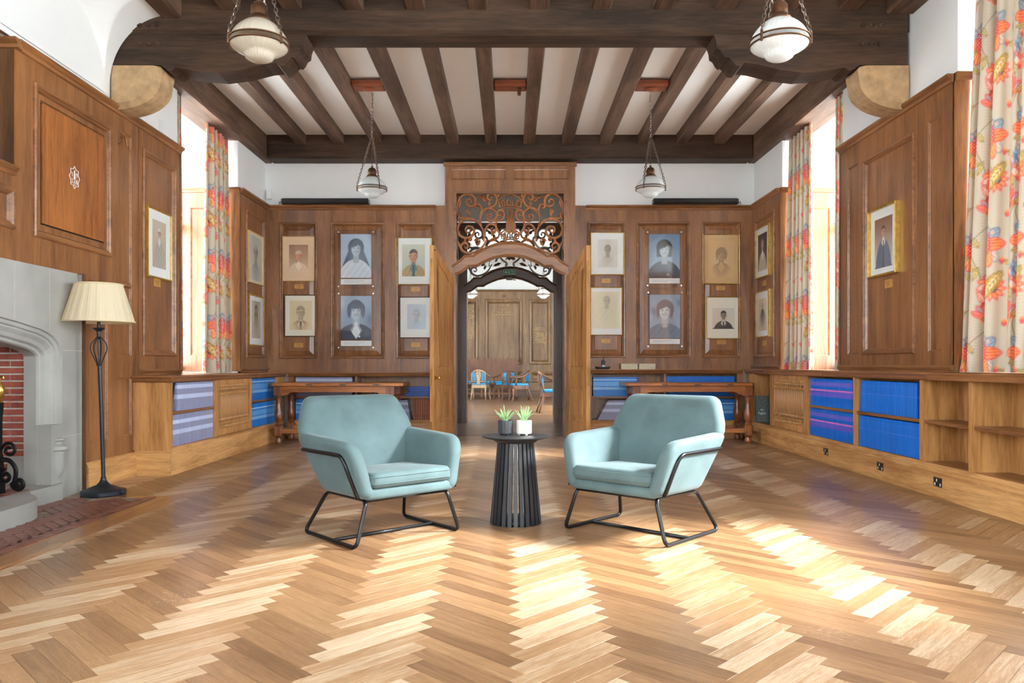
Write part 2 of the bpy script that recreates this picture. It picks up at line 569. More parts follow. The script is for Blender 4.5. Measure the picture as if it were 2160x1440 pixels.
def floor_wood(name, src):
    """herringbone block: tone from the object's colour or from the 'tone' attribute"""
    m, nt, N, L, P = new_mat(name)
    if src == 'object':
        oi = N.new('ShaderNodeObjectInfo'); tone = oi.outputs['Color']
    else:
        at = N.new('ShaderNodeAttribute'); at.attribute_name = 'tone'; tone = at.outputs['Color']
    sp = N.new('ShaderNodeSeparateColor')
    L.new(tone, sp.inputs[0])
    uv = N.new('ShaderNodeUVMap'); uv.uv_map = 'UVMap'
    cb = N.new('ShaderNodeCombineXYZ')
    ml = N.new('ShaderNodeMath'); ml.operation = 'MULTIPLY'; ml.inputs[1].default_value = 37.0
    L.new(sp.outputs[1], ml.inputs[0])
    L.new(ml.outputs[0], cb.inputs[2])
    va = N.new('ShaderNodeVectorMath'); va.operation = 'ADD'
    L.new(uv.outputs[0], va.inputs[0]); L.new(cb.outputs[0], va.inputs[1])
    mp = N.new('ShaderNodeMapping'); mp.inputs['Scale'].default_value = (2.2, 26, 1)
    L.new(va.outputs[0], mp.inputs['Vector'])
    n1 = N.new('ShaderNodeTexNoise'); n1.inputs['Scale'].default_value = 2.2
    n1.inputs['Detail'].default_value = 6; n1.inputs['Roughness'].default_value = 0.65; n1.inputs['Distortion'].default_value = 0.7
    L.new(mp.outputs[0], n1.inputs['Vector'])
    mp2 = N.new('ShaderNodeMapping'); mp2.inputs['Scale'].default_value = (14, 160, 1)
    L.new(va.outputs[0], mp2.inputs['Vector'])
    n2 = N.new('ShaderNodeTexNoise'); n2.inputs['Scale'].default_value = 2.0; n2.inputs['Detail'].default_value = 3
    L.new(mp2.outputs[0], n2.inputs['Vector'])
    # worn pale scuffs and old white flecks
    tc = N.new('ShaderNodeTexCoord')
    geo = N.new('ShaderNodeNewGeometry')
    n3 = N.new('ShaderNodeTexNoise'); n3.inputs['Scale'].default_value = 1.1; n3.inputs['Detail'].default_value = 4
    L.new(geo.outputs['Position'], n3.inputs['Vector'])
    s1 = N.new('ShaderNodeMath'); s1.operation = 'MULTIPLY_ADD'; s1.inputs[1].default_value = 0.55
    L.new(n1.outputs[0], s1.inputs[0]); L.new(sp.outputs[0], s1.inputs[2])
    s2 = N.new('ShaderNodeMath'); s2.operation = 'MULTIPLY_ADD'; s2.inputs[1].default_value = 0.28
    L.new(n2.outputs[0], s2.inputs[0]); L.new(s1.outputs[0], s2.inputs[2])
    rp = N.new('ShaderNodeValToRGB')
    e = rp.color_ramp.elements
    e[0].position = 0.42; e[0].color = lin((106, 74, 47)) + (1,)
    e[1].position = 1.0; e[1].color = lin((202, 181, 153)) + (1,)
    x = e.new(0.72); x.color = lin((154, 116, 80)) + (1,)
    L.new(s2.outputs[0], rp.inputs[0])
    # flecks
    mp3 = N.new('ShaderNodeMapping'); mp3.inputs['Scale'].default_value = (30, 210, 1)
    L.new(va.outputs[0], mp3.inputs['Vector'])
    n4 = N.new('ShaderNodeTexNoise'); n4.inputs['Scale'].default_value = 1.6; n4.inputs['Detail'].default_value = 2
    L.new(mp3.outputs[0], n4.inputs['Vector'])
    mu = N.new('ShaderNodeMath'); mu.operation = 'MULTIPLY'
    L.new(n4.outputs[0], mu.inputs[0]); L.new(n3.outputs[0], mu.inputs[1])
    rp2 = N.new('ShaderNodeValToRGB')
    rp2.color_ramp.elements[0].position = 0.40; rp2.color_ramp.elements[0].color = (0, 0, 0, 1)
    rp2.color_ramp.elements[1].position = 0.47; rp2.color_ramp.elements[1].color = (0.55, 0.55, 0.55, 1)
    L.new(mu.outputs[0], rp2.inputs[0])
    mx = N.new('ShaderNodeMix'); mx.data_type = 'RGBA'
    L.new(rp2.outputs[0], mx.inputs['Factor'])
    L.new(rp.outputs[0], mx.inputs['A'])
    mx.inputs['B'].default_value = lin((226, 206, 176)) + (1,)
    L.new(mx.outputs['Result'], P.inputs['Base Color'])
    rr = N.new('ShaderNodeMapRange'); rr.inputs['To Min'].default_value = 0.24; rr.inputs['To Max'].default_value = 0.46
    L.new(n3.outputs[0], rr.inputs[0])
    L.new(rr.outputs[0], P.inputs['Roughness'])
    P.inputs['Coat Weight'].default_value = 0.25
    P.inputs['Coat Roughness'].default_value = 0.18
    b = N.new('ShaderNodeBump'); b.inputs['Strength'].default_value = 0.12; b.inputs['Distance'].default_value = 0.002
    L.new(s2.outputs[0], b.inputs['Height']); L.new(b.outputs[0], P.inputs['Normal'])
    return m


M['floor_obj'] = floor_wood('herringbone_oak_block', 'object')
M['floor_att'] = floor_wood('herringbone_oak_field', 'attr')


def plank_floor(name):
    m, nt, N, L, P = new_mat(name)
    tc = N.new('ShaderNodeTexCoord')
    br = N.new('ShaderNodeTexBrick')
    br.inputs['Color1'].default_value = lin((128, 96, 66)) + (1,)
    br.inputs['Color2'].default_value = lin((96, 68, 46)) + (1,)
    br.inputs['Mortar'].default_value = lin((46, 32, 22)) + (1,)
    br.inputs['Scale'].default_value = 1.0
    br.inputs['Brick Width'].default_value = 1.6
    br.inputs['Row Height'].default_value = 0.16
    br.inputs['Mortar Size'].default_value = 0.004
    L.new(tc.outputs['Object'], br.inputs['Vector'])
    L.new(br.outputs['Color'], P.inputs['Base Color'])
    P.inputs['Roughness'].default_value = 0.28
    P.inputs['Coat Weight'].default_value = 0.3
    return m


M['planks'] = plank_floor('dark_plank_floor')


def banded(name, base, bands, var=0.1):
    """magazine spines: colour bands by height above the magazine's foot"""
    m, nt, N, L, P = new_mat(name)
    tc = N.new('ShaderNodeTexCoord')
    sx = N.new('ShaderNodeSeparateXYZ'); L.new(tc.outputs['Object'], sx.inputs[0])
    mr = N.new('ShaderNodeMath'); mr.operation = 'DIVIDE'; mr.inputs[1].default_value = 0.30
    L.new(sx.outputs[2], mr.inputs[0])
    rp = N.new('ShaderNodeValToRGB'); rp.color_ramp.interpolation = 'CONSTANT'
    e = rp.color_ramp.elements
    e[0].position = 0; e[0].color = lin(base) + (1,)
    e[1].position = 0.999; e[1].color = lin(base) + (1,)
    for p0, p1, c in bands:
        a = e.new(p0); a.color = lin(c) + (1,)
        a = e.new(p1); a.color = lin(base) + (1,)
    L.new(mr.outputs[0], rp.inputs[0])
    nz = N.new('ShaderNodeTexNoise'); nz.inputs['Scale'].default_value = 60; nz.inputs['Detail'].default_value = 1
    L.new(tc.outputs['Object'], nz.inputs['Vector'])
    hs = N.new('ShaderNodeHueSaturation')
    oi = N.new('ShaderNodeObjectInfo')
    av = N.new('ShaderNodeMath'); av.operation = 'MULTIPLY_ADD'; av.inputs[1].default_value = 0.5
    hv = N.new('ShaderNodeMath'); hv.operation = 'MULTIPLY'; hv.inputs[1].default_value = 0.5
    L.new(nz.outputs[0], hv.inputs[0])
    L.new(oi.outputs['Random'], av.inputs[0]); L.new(hv.outputs[0], av.inputs[2])
    mr2 = N.new('ShaderNodeMapRange'); mr2.inputs['To Min'].default_value = 1 - var * 2; mr2.inputs['To Max'].default_value = 1 + var * 2.4
    L.new(av.outputs[0], mr2.inputs[0]); L.new(mr2.outputs[0], hs.inputs['Value'])
    L.new(rp.outputs[0], hs.inputs['Color'])
    L.new(hs.outputs[0], P.inputs['Base Color'])
    P.inputs['Roughness'].default_value = 0.35
    return m


M['mag_blue'] = banded('blue_magazines', (10, 108, 204), [(0.55, 0.56, (110, 130, 220)), (0.80, 0.81, (80, 120, 220))])
M['mag_violet'] = banded('blue_violet_magazines', (14, 108, 208), [(0.34, 0.50, (104, 96, 204)), (0.52, 0.58, (222, 118, 200)), (0.70, 0.84, (112, 104, 208))])
M['mag_grey'] = banded('lavender_grey_magazines', (142, 144, 172), [(0.36, 0.5, (186, 194, 220)), (0.68, 0.8, (190, 198, 224))])
M['mag_sky'] = banded('sky_blue_magazines', (30, 112, 190), [(0.3, 0.42, (126, 176, 220)), (0.46, 0.66, (92, 156, 214)), (0.72, 0.78, (150, 190, 226))])

# =================================================================== STRUCTURE
def wallframe(side):
    """T(u, v, d): u along the wall, v up, d out into the room"""
    if side == 'left':
        return lambda u, v, d: (-WX + d, u, v)
    if side == 'right':
        return lambda u, v, d: (WX - d, u, v)
    return lambda u, v, d: (u, YB - d, v)


TL, TR, TB = wallframe('left'), wallframe('right'), wallframe('back')

# ---- floor
floor = MB().box(-3.6, 3.6, -3.3, 10.95, -0.06, -0.004).build('floor', M['sub'])
tag(floor, 'oak herringbone parquet floor of the hall', 'floor', kind='structure')
floor_far = MB().box(-4.95, 4.95, 10.9, 24.9, -0.06, 0.002).build('floor', M['planks'])
tag(floor_far, 'dark polished plank floor beyond the open doors', 'floor', kind='structure')

BL, BW = 0.488, 0.0765


def block_mesh(name, mat):
    g, ch, t = 0.0006, 0.0005, 0.004
    l, w = BL / 2 - g, BW / 2 - g
    v = [(-l, -w, -t), (l, -w, -t), (l, w, -t), (-l, w, -t),
         (-l, -w, -ch), (l, -w, -ch), (l, w, -ch), (-l, w, -ch),
         (-l + ch, -w + ch, 0), (l - ch, -w + ch, 0), (l - ch, w - ch, 0), (-l + ch, w - ch, 0)]
    f = [(8, 9, 10, 11)]
    for i in range(4):
        j = (i + 1) % 4
        f += [(i, j, 4 + j, 4 + i), (4 + i, 4 + j, 8 + j, 8 + i)]
    return v, f


bv, bf = block_mesh('b', None)
sub_mesh = bpy.data.meshes.new('floor_block')
sub_mesh.from_pydata(bv, [], bf)
sub_mesh.materials.append(M['floor_obj'])
uvl = sub_mesh.uv_layers.new(name='UVMap')
for lp in sub_mesh.loops:
    uvl.data[lp.index].uv = bv[lp.vertex_index][:2]
blocks = []
rot0 = math.radians(0.45)
e1 = Vector((math.cos(PI / 4 + rot0), math.sin(PI / 4 + rot0)))
e2 = Vector((math.cos(3 * PI / 4 + rot0), math.sin(3 * PI / 4 + rot0)))
org = Vector((0.0715, 0.0))
for j in range(-9, 10):
    for k in range(-20, 130):
        for typ in (0, 1):
            if typ == 0:
                cu, cv = k * BW + BL / 2, k * BW + BW / 2
            else:
                cu, cv = k * BW + BW / 2, (k + 1) * BW + BL / 2
            cu -= j * BL; cv += j * BL
            p = org + e1 * cu + e2 * cv
            if not (-3.42 < p.x < 3.3 and 0.6 < p.y < 10.98): continue
            if p.y < 5.45 and p.x < -2.78: continue
            tone = (0.34 if typ == 0 else 0.14) + random.uniform(-0.10, 0.13)  # one diagonal lighter: directional sheen of the grain painted into the tone
            blocks.append((p.x, p.y, typ, tone, random.random()))
blocks.sort(key=lambda b: (not (b[1] > 2.5 and abs(b[0]) < 0.66 * b[1] + 0.1), b[1]))
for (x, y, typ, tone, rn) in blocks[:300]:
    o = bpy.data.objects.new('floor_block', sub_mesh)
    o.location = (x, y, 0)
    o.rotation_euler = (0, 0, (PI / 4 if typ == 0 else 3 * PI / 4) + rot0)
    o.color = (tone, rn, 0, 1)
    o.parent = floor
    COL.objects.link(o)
V, Fc, UV, TN = [], [], [], []
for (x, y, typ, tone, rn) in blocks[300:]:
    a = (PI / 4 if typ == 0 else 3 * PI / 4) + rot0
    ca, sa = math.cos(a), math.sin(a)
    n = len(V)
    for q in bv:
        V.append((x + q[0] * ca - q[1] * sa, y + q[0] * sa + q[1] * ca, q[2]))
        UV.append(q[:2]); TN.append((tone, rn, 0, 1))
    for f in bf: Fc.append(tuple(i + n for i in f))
me = bpy.data.meshes.new('herringbone_field')
me.from_pydata(V, [], Fc)
me.materials.append(M['floor_att'])
uvl = me.uv_layers.new(name='UVMap')
vi = np.zeros(len(me.loops), dtype=np.int32)
me.loops.foreach_get('vertex_index', vi)
uvl.data.foreach_set('uv', np.array(UV, dtype=np.float32)[vi].ravel())
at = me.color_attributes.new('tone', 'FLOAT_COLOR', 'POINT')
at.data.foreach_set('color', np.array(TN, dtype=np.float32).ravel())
hf = bpy.data.objects.new('herringbone_field', me)
hf.parent = floor
hf['kind'] = 'stuff'
COL.objects.link(hf)
# border planks along the hearth
for i, (x0, x1) in enumerate(((-2.672, -2.575), (-2.573, -2.475))):
    for (y0, y1) in ((1.2, 3.6), (3.602, 5.788)):
        MB().cbox(x0, x1, y0, y1, -0.004, 0.0015, 0.001).build('border_plank', M['border'], floor)
MB().cbox(-3.34, -2.476, 5.79, 5.87, -0.004, 0.0015, 0.001).build('border_plank', M['border'], floor)

# ---- ceilings
ZCE, ZJ, ZB = 4.15, 4.027, 3.83
c = MB().box(-4.4, 4.4, -3.5, 10.95, ZCE, ZCE + 0.1).build('ceiling', M['ceiling'])
tag(c, 'white plaster ceiling between the dark joists', 'ceiling', kind='structure')
c2 = MB().box(-4.95, 4.95, 10.95, 25.0, 4.15, 4.25).build('ceiling', M['ceiling'])
tag(c2, 'plain white ceiling of the passage and far room', 'ceiling', kind='structure')

# ---- beams (each its own timber)
def timber(name, mat, label, x0, x1, y0, y1, z0, z1, ch=0.02):
    o = MB().cbox(x0, x1, y0, y1, z0, z1, ch).build(name, mat)
    return tag(o, label, 'beam', kind='structure')


timber('trim_1', M['beamx'], 'massive dark oak cross beam spanning the room on two brackets', -3.42, 3.42, 6.545, 6.86, ZB - 0.01, ZCE + 0.02, 0.035)
timber('trim_2', M['beamx'], 'dark oak wall beam above the double doors', -3.33, 3.33, 10.5, 10.8, ZB, ZCE + 0.02, 0.015)
timber('trim_3', M['beamy'], 'dark oak wall plate above the left window recess', -3.72, -3.33, 6.84, 10.8, ZB, ZCE + 0.02, 0.02)
timber('trim_4', M['beamy'], 'dark oak wall plate above the far right window recess', 3.33, 3.72, 6.84, 10.8, ZB, ZCE + 0.02, 0.02)
timber('trim_5', M['beamy'], 'dark oak wall plate at top right near the big curtain', 3.20, 3.46, -3.3, 6.56, 3.99, ZCE + 0.02, 0.02)
timber('trim_6', M['beamy'], 'dark oak joist beside the white plaster vault at top left', -2.97, -2.80, -3.3, 6.56, 3.95, ZCE + 0.02, 0.015)
jn = 0
for i in range(12):
    x = (i - 5.5) * 0.521
    o = MB().cbox(x - 0.076, x + 0.076, 6.84, 10.52, ZJ + random.uniform(-.004, .004), ZCE + 0.01, 0.012).build('ceiling_joist', M['beamy'])
    tag(o, 'dark oak joist of the far ceiling bay, number %d from the left' % (i + 1) if False else
        ['leftmost', 'second', 'third', 'fourth', 'fifth', 'sixth', 'seventh', 'eighth', 'ninth', 'tenth', 'eleventh', 'rightmost'][i] +
        ' dark oak joist of the far ceiling bay counted from the left', 'joist', 'joists of the far ceiling bay')
for i in range(11):
    x = -2.385 + i * 0.527
    o = MB().cbox(x - 0.085, x + 0.085, -3.3, 6.56, ZJ + random.uniform(-.004, .004), ZCE + 0.01, 0.012).build('ceiling_joist', M['beamy'])
    tag(o, ['leftmost', 'second', 'third', 'fourth', 'fifth', 'sixth', 'seventh', 'eighth', 'ninth', 'tenth', 'rightmost'][i] +
        ' dark oak joist of the near ceiling bay counted from the left', 'joist', 'joists of the near ceiling bay')
# lamp mounting blocks between joists
for x, w in ((-1.565, ' holding the far left lamp'), (0.0, ' in the middle, with a small hook'), (1.565, ' holding the far right lamp')):
    mb = MB().cbox(x - 0.186, x + 0.186, 8.40, 8.60, ZJ + 0.03, ZJ + 0.11, 0.02)
    t = thing('lamp_mounting_block', 'reddish wooden block between two ceiling joists' + w, 'block', (x, 8.5, ZJ), group='mounting blocks in the ceiling')
    mb.build('block', M['block_wood'], t)
    if x == 0:
        MB().cbox(x + 0.08, x + 0.12, 8.44, 8.50, ZJ - 0.05, ZJ + 0.04, 0.008).build('hook', M['bronze'], t)
    else:
        MB().lathe((x, 8.5, ZJ + 0.012), [(0.06, 0.02), (0.065, 0.01), (0.045, 0.0), (0.02, -0.004)], 20).build('ceiling_rose', M['block_wood'], t, True)

# ---- beam brackets and corbels
def bracket(s):
    t = thing('beam_bracket', 'curved carved oak bracket under the cross beam at the %s wall' % ('left' if s < 0 else 'right'), 'bracket', (s * 2.6, 6.7, 3.5), group='beam brackets')
    prof = [(-3.40, 3.83), (-3.40, 3.566), (-2.99, 3.566), (-2.94, 3.53), (-2.90, 3.515), (-2.86, 3.545), (-2.7, 3.515), (-2.5, 3.50), (-2.3, 3.525),
            (-2.1, 3.575), (-2.0, 3.585), (-1.97, 3.555), (-1.93, 3.56), (-1.90, 3.60), (-1.865, 3.635), (-1.845, 3.625), (-1.82, 3.65), (-1.80, 3.69),
            (-1.77, 3.71), (-1.765, 3.76), (-1.74, 3.83)]
    T = lambda a, b, d: (a if s < 0 else -a, 6.565 + d, b)
    mb = MB()
    mb.prism(prof, T, 0, 0.27)
    mb.build('bracket_arm', M['beamx'], t)
    for i in range(3):
        for z in (3.745, 3.90):
            MB().lathe((s * (-0), 0, 0), [(0.001, 0)], 3) if False else None
            m2 = MB()
            c0 = (s * (3.16 - i * 0.07) * -1 if False else s * (3.16 - i * 0.075), 6.563 if z < 3.83 else 6.543, z)
            ring = lambda r, dy: [(c0[0] + r * math.cos(2 * PI * k / 8), c0[1] - dy, c0[2] + r * math.sin(2 * PI * k / 8)) for k in range(8)]
            m2.loft([ring(0.024, -0.004), ring(0.022, 0.01), ring(0.012, 0.018)], True, False, True)
            m2.build('bolt', M['beamx'], t, True)
    c = thing('stone_corbel', 'honey sandstone corbel carrying the %s end of the cross beam' % ('left' if s < 0 else 'right'), 'corbel', (s * 3.3, 6.7, 3.1), group='stone corbels')
    pr = [(-3.41, 3.562), (-3.0, 3.562), (-2.985, 3.54)]
    for k in range(9):
        a = k / 8 * PI / 2
        pr.append((-3.40 + 0.395 * math.cos(a), 3.43 - 0.235 * math.sin(a)))
    pr.append((-3.41, 3.19))
    T2 = lambda a, b, d: (a if s < 0 else -a, 6.565 + d, b)
    inner = [(-3.41, 3.562), (-3.05, 3.562), (-3.04, 3.53)]
    for k in range(9):
        a = k / 8 * PI / 2
        inner.append((-3.40 + 0.34 * math.cos(a), 3.43 - 0.19 * math.sin(a)))
    inner.append((-3.41, 3.235))
    mb = MB()
    mb.loft([[T2(a, b, 0.0) for a, b in inner], [T2(a, b, 0.035) for a, b in pr], [T2(a, b, 0.27) for a, b in pr]], True, True, True)
    mb.build('corbel_stone', M['corbel'], c)


bracket(-1); bracket(1)

# ---- plaster walls (thick, with real window recesses)
def wall_boxes(s, wins, extra_skip=()):
    mb = MB()
    X0, X1 = (WX + 0.03), 4.35
    xs = lambda a, b: (a, b) if s > 0 else (-b, -a)
    ys = [-3.4]
    for y0, y1 in sorted(wins): ys += [y0, y1]
    ys.append(10.95)
    for i in range(0, len(ys), 2):
        segs = [(ys[i], ys[i + 1])]
        for a, b in extra_skip:
            new = []
            for p, q in segs:
                if a > p and b < q: new += [(p, a), (b, q)]
                else: new.append((p, q))
            segs = new
        for p, q in segs:
            mb.box(*xs(X0, X1), p, q, 0.895, 4.2)
            mb.box(*xs(X0 + 0.09, X1), p, q, -0.05, 0.895)
    for y0, y1 in wins:
        mb.box(*xs(3.52, X1), y0, y1, -0.05, 0.9)
        mb.box(*xs(X0 + 0.3, X1), y0, y1, 3.86, 4.2)
    return mb


wl = wall_boxes(-1, WIN_L, ((2.5, 5.80),))
# chimney breast behind the panelling: niche back, firebox shell
wl.box(-4.35, -4.05, 2.5, 5.80, -0.05, 4.2)
wl.box(-4.06, -3.43, 2.5, 5.80, 1.66, 2.33)
wl.box(-4.06, -3.43, 2.5, 2.9, 2.33, 4.2)
wl.box(-4.06, -3.43, 5.27, 5.80, 2.33, 4.2)
wl.box(-4.06, -3.43, 2.9, 5.27, 3.26, 4.2)
wall_left = wl.build('wall_left', M['plaster'])
tag(wall_left, 'left wall with oak panelling, white plaster above and a tall window recess', 'wall', kind='structure')
wall_right = wall_boxes(1, WIN_R).build('wall_right', M['plaster'])
tag(wall_right, 'right wall with oak panelling, white plaster above and tall window recesses', 'wall', kind='structure')
DX0, DX1 = -0.80, 0.80
wb = MB()
wb.box(-4.35, DX0 - 0.08, YB + 0.03, 10.97, -0.05, 4.2)
wb.box(DX1 + 0.08, 4.35, YB + 0.03, 10.97, -0.05, 4.2)
wb.box(DX0 - 0.1, DX1 + 0.1, YB + 0.03, 10.97, 3.42, 4.2)
wall_back = wb.build('wall_back', M['plaster'])
tag(wall_back, 'end wall with oak panelling around the double doors', 'wall', kind='structure')
wn = MB()
wn.box(-4.35, -1.1, -3.6, -3.3, -0.05, 4.2).box(1.1, 4.35, -3.6, -3.3, -0.05, 4.2).box(-2.2, 2.2, -3.6, -3.3, -0.05, 0.85).box(-2.2, 2.2, -3.6, -3.3, 3.75, 4.2)
wf = wn.build('wall_front', M['plaster'])
tag(wf, 'plaster wall with an added fill-light window behind the viewer', 'wall', kind='structure')

# plaster vault over the chimney breast (cove cut by a lunette)
def vault():
    mb = MB()
    ny, nz = 320, 110
    Z0, Z1 = 3.30, 4.15
    rings = []
    for iz in range(nz + 1):
        z = Z0 + (Z1 - Z0) * iz / nz
        ring = []
        for iy in range(ny + 1):
            y = 2.2 + (6.555 - 2.2) * iy / ny
            h = max(0.0, min(1.0, (z - 3.38) / 0.60))
            off = 0.52 * (1 - math.sqrt(max(0, 1 - h * h)))
            if z > 3.98: off = 0.52
            dy, dz = (y - 4.3) / 2.18, (z - 3.35) / 0.975
            rr = math.sqrt(dy * dy + dz * dz)
            if rr < 1: off = 0.0
            else: off = min(off, (rr - 1) * 5)
            ring.append((-3.43 + 0.012 + off, y, z))
        rings.append(ring)
    mb.loft(rings, False)
    o = mb.build('plaster_vault', M['plaster'], wall_left, True)


vault()

# ---- generic panelling
def panelling(parent, T, u0, u1, v0, v1, panels, mats, depth=0.03, skip=()):
    """frame of stiles and rails with openings; each panel and its moulding are meshes of their own"""
    mfr, mh = mats
    us = sorted({u0, u1, *[p[0] for p in panels], *[p[1] for p in panels], *[s[0] for s in skip], *[s[1] for s in skip]})
    vs = sorted({v0, v1, *[p[2] for p in panels], *[p[3] for p in panels], *[s[2] for s in skip], *[s[3] for s in skip]})
    mb = MB()
    for i in range(len(us) - 1):
        for j in range(len(vs) - 1):
            cu, cv = (us[i] + us[i + 1]) / 2, (vs[j] + vs[j + 1]) / 2
            if any(p[0] < cu < p[1] and p[2] < cv < p[3] for p in list(panels) + list(skip)): continue
            mb.poly(T(us[i], vs[j], 0), T(us[i + 1], vs[j], 0), T(us[i + 1], vs[j + 1], 0), T(us[i], vs[j + 1], 0))
    for (a, b, cc, d) in ((u0, v0, u0, v1), (u1, v0, u1, v1), (u0, v1, u1, v1), (u0, v0, u1, v0)):
        mb.poly(T(a, b, 0), T(cc, d, 0), T(cc, d, -depth), T(a, b, -depth))
    mb.build('panel_frame', mfr, parent, recalc=False)
    for p in panels:
        a, b, cc, d = p[:4]
        style = p[4] if len(p) > 4 else 'raised'
        R = lambda ins, dep: [T(a + ins, cc + ins, dep), T(b - ins, cc + ins, dep), T(b - ins, d - ins, dep), T(a + ins, d - ins, dep)]
        if style == 'raised':
            mo = [(0, -.004), (0, .016), (.008, .024), (.022, .022), (.034, .006), (.040, .004), (.046, -.010)]
            pa = [(.046, -.010), (.05, -.018), (.108, -.004), (.110, -.009)]
        elif style == 'mould':
            mo = [(0, -.004), (0, .014), (.010, .022), (.026, .020), (.036, .008), (.044, .006), (.056, -.012)]
            pa = [(.056, -.012)]
        elif style == 'bold':
            mo = [(0, -.004), (0, .03), (.03, .05), (.07, .04), (.10, .01), (.12, -.02)]
            pa = [(.12, -.012), (.14, -.022)]
        elif style == 'flat':
            mo = [(0, 0), (.004, -.006), (.012, -.008), (.016, -.014)]
            pa = [(.016, -.014)]
        m1 = MB(); m1.loft([R(i, e) for i, e in mo]); m1.build('moulding', mh, parent, recalc=False)
        m2 = MB(); m2.loft([R(i, e) for i, e in pa] if len(pa) > 1 else [R(pa[0][0], pa[0][1]), R(pa[0][0] + .001, pa[0][1])], True, False, True)
        m2.build('panel', mfr, parent, recalc=False)


def cap_run(parent, T, u0, u1, z, mat, name='cap_moulding', k=1.0):
    prof = [(-0.03, 0), (0.05 * k, 0), (0.052 * k, -0.015), (0.04 * k, -0.028), (0.022 * k, -0.04), (0.016 * k, -0.06), (0.0, -0.064), (-0.03, -0.064)]
    mb = MB()
    mb.loft([[T(u, z + b, a) for a, b in prof] for u in (u0, u1)], True, True, True)
    mb.build(name, mat, parent)


OM = (M['oak'], M['oaky'])
# left wall: chimney section, panel beyond it, far corner section
panelling(wall_left, TL, 2.2, 7.02, 1.715, ZCAP, [(5.47, 6.53, 1.92, 3.02, 'mould'), (6.66, 6.90, 1.72 - 0.0, 3.05, 'flat'), (4.75, 5.26, 1.93, 2.21, 'mould')], OM,
          skip=((2.9, 5.265, 2.345, ZCAP),))
panelling(wall_left, TL, 6.06, 7.02, 0.0, 1.715, [(6.20, 6.49, 0.37, 1.69, 'flat'), (6.66, 6.90, 0.375, 0.895, 'flat'), (6.66, 6.90, 1.08, 1.70, 'flat')], OM)
panelling(wall_left, TL, 7.03, 7.914, 0.90, ZCAP, [(7.09, 7.80, 1.09, 3.005, 'mould')], OM)
panelling(wall_left, TL, 9.68, YB, 0.90, ZCAP, [(9.86, 10.62, 1.10, 3.005, 'mould')], OM)
cap_run(wall_left, TL, 5.265, 7.914, ZCAP, M['oaky'])
cap_run(wall_left, TL, 9.68, YB, ZCAP, M['oaky'])
mb = MB(); mb.loft([[TL(u, b, a) for a, b in ((0, 0), (.035, 0), (.035, .17), (.022, .20), (.012, .215), (0, .22))] for u in (6.14, 7.0)], True, True, True)
mb.build('baseboard', M['oak_pale'], wall_left)
MB().box(-3.44, -3.355, 6.055, 6.075, 0.02, 1.72).build('stile_bead', M['dark_oak'], wall_left)
# niche above the mantel: lining
mb = MB()
mb.fbox(TL, 5.2655, 5.285, 2.33, ZCAP - 0.02, -0.42, -0.002).fbox(TL, 2.9, 5.27, 2.30, 2.345, -0.42, 0.012).fbox(TL, 2.9, 5.27, 2.33, ZCAP, -0.43, -0.41)
mb.build('niche_lining', M['dark_oak'], wall_left)
cap_run(wall_left, lambda u, v, d: (u, 5.265 - d, v), -3.83, -3.36, ZCAP, M['oakx'])
cap_run(wall_left, TL, 2.9, 5.265, 2.36, M['oaky'], 'niche_ledge', 0.8)
# secret cupboard door with the 1928 badge
dm = MB(); dm.fbox(TL, 5.575, 6.42, 2.03, 2.90, -0.004, 0.006)
cup = dm.build('cupboard_door', M['oak_carved'], wall_left)
for a in ((5.568, 5.575, 2.023, 2.907), (6.42, 6.427, 2.023, 2.907), (5.575, 6.42, 2.023, 2.03), (5.575, 6.42, 2.90, 2.907)):
    MB().fbox(TL, a[0], a[1], a[2], a[3], -0.012, -0.008).build('door_gap', M['dark_gap'], wall_left)
mo = MB()
for (i0, d0, i1, d1) in ((0.0, 0.004, 0.05, 0.004),):
    a, b, cc, d = 5.522, 6.473, 1.972, 2.958
    R = lambda ins, dep: [TL(a + ins, cc + ins, dep), TL(b - ins, cc + ins, dep), TL(b - ins, d - ins, dep), TL(a + ins, d - ins, dep)]
    mo.loft([R(0, -.012), R(0, 0.0), R(.038, 0.0), R(.040, -.008)])
mo.build('door_border', M['oak'], wall_left, recalc=False)
# carved scroll at the top of the narrow pilaster panel
sp = [(6.68, 2.93), (6.70, 2.965), (6.73, 2.955), (6.745, 3.0), (6.78, 3.03), (6.815, 3.0), (6.83, 2.955), (6.86, 2.965), (6.88, 2.93)]
MB().tube([TL(p[0], p[1], -0.006) for p in spline([(a, b, 0) for a, b in sp], 4)], 0.011, 6).build('carved_scroll', M['oak'], wall_left, True)

# right wall
panelling(wall_right, TR, 5.885, 7.914, 0.94, ZCAP, [(6.44, 7.39, 1.10, 2.965, 'mould'), (6.05, 6.25, 1.11, 2.98, 'flat'), (7.51, 7.74, 1.11, 2.98, 'flat')], OM)
panelling(wall_right, TR, 9.68, YB, 0.94, ZCAP, [(9.85, 10.66, 1.11, 3.005, 'mould')], OM)
panelling(wall_right, TR, 1.6, 2.9, 0.94, ZCAP, [(1.9, 2.6, 1.10, 2.965, 'mould')], OM)
for a, b in ((5.885, 7.914), (9.68, YB), (1.6, 2.9)):
    cap_run(wall_right, TR, a, b, ZCAP, M['oaky'])
    cap_run(wall_right, TR, a, b, 1.0, M['oaky'], 'base_moulding', 0.6)
for a, b in ((7.03, 7.914), (9.68, YB)):
    cap_run(wall_left, TL, a, b, 0.965, M['oaky'], 'base_moulding', 0.6)

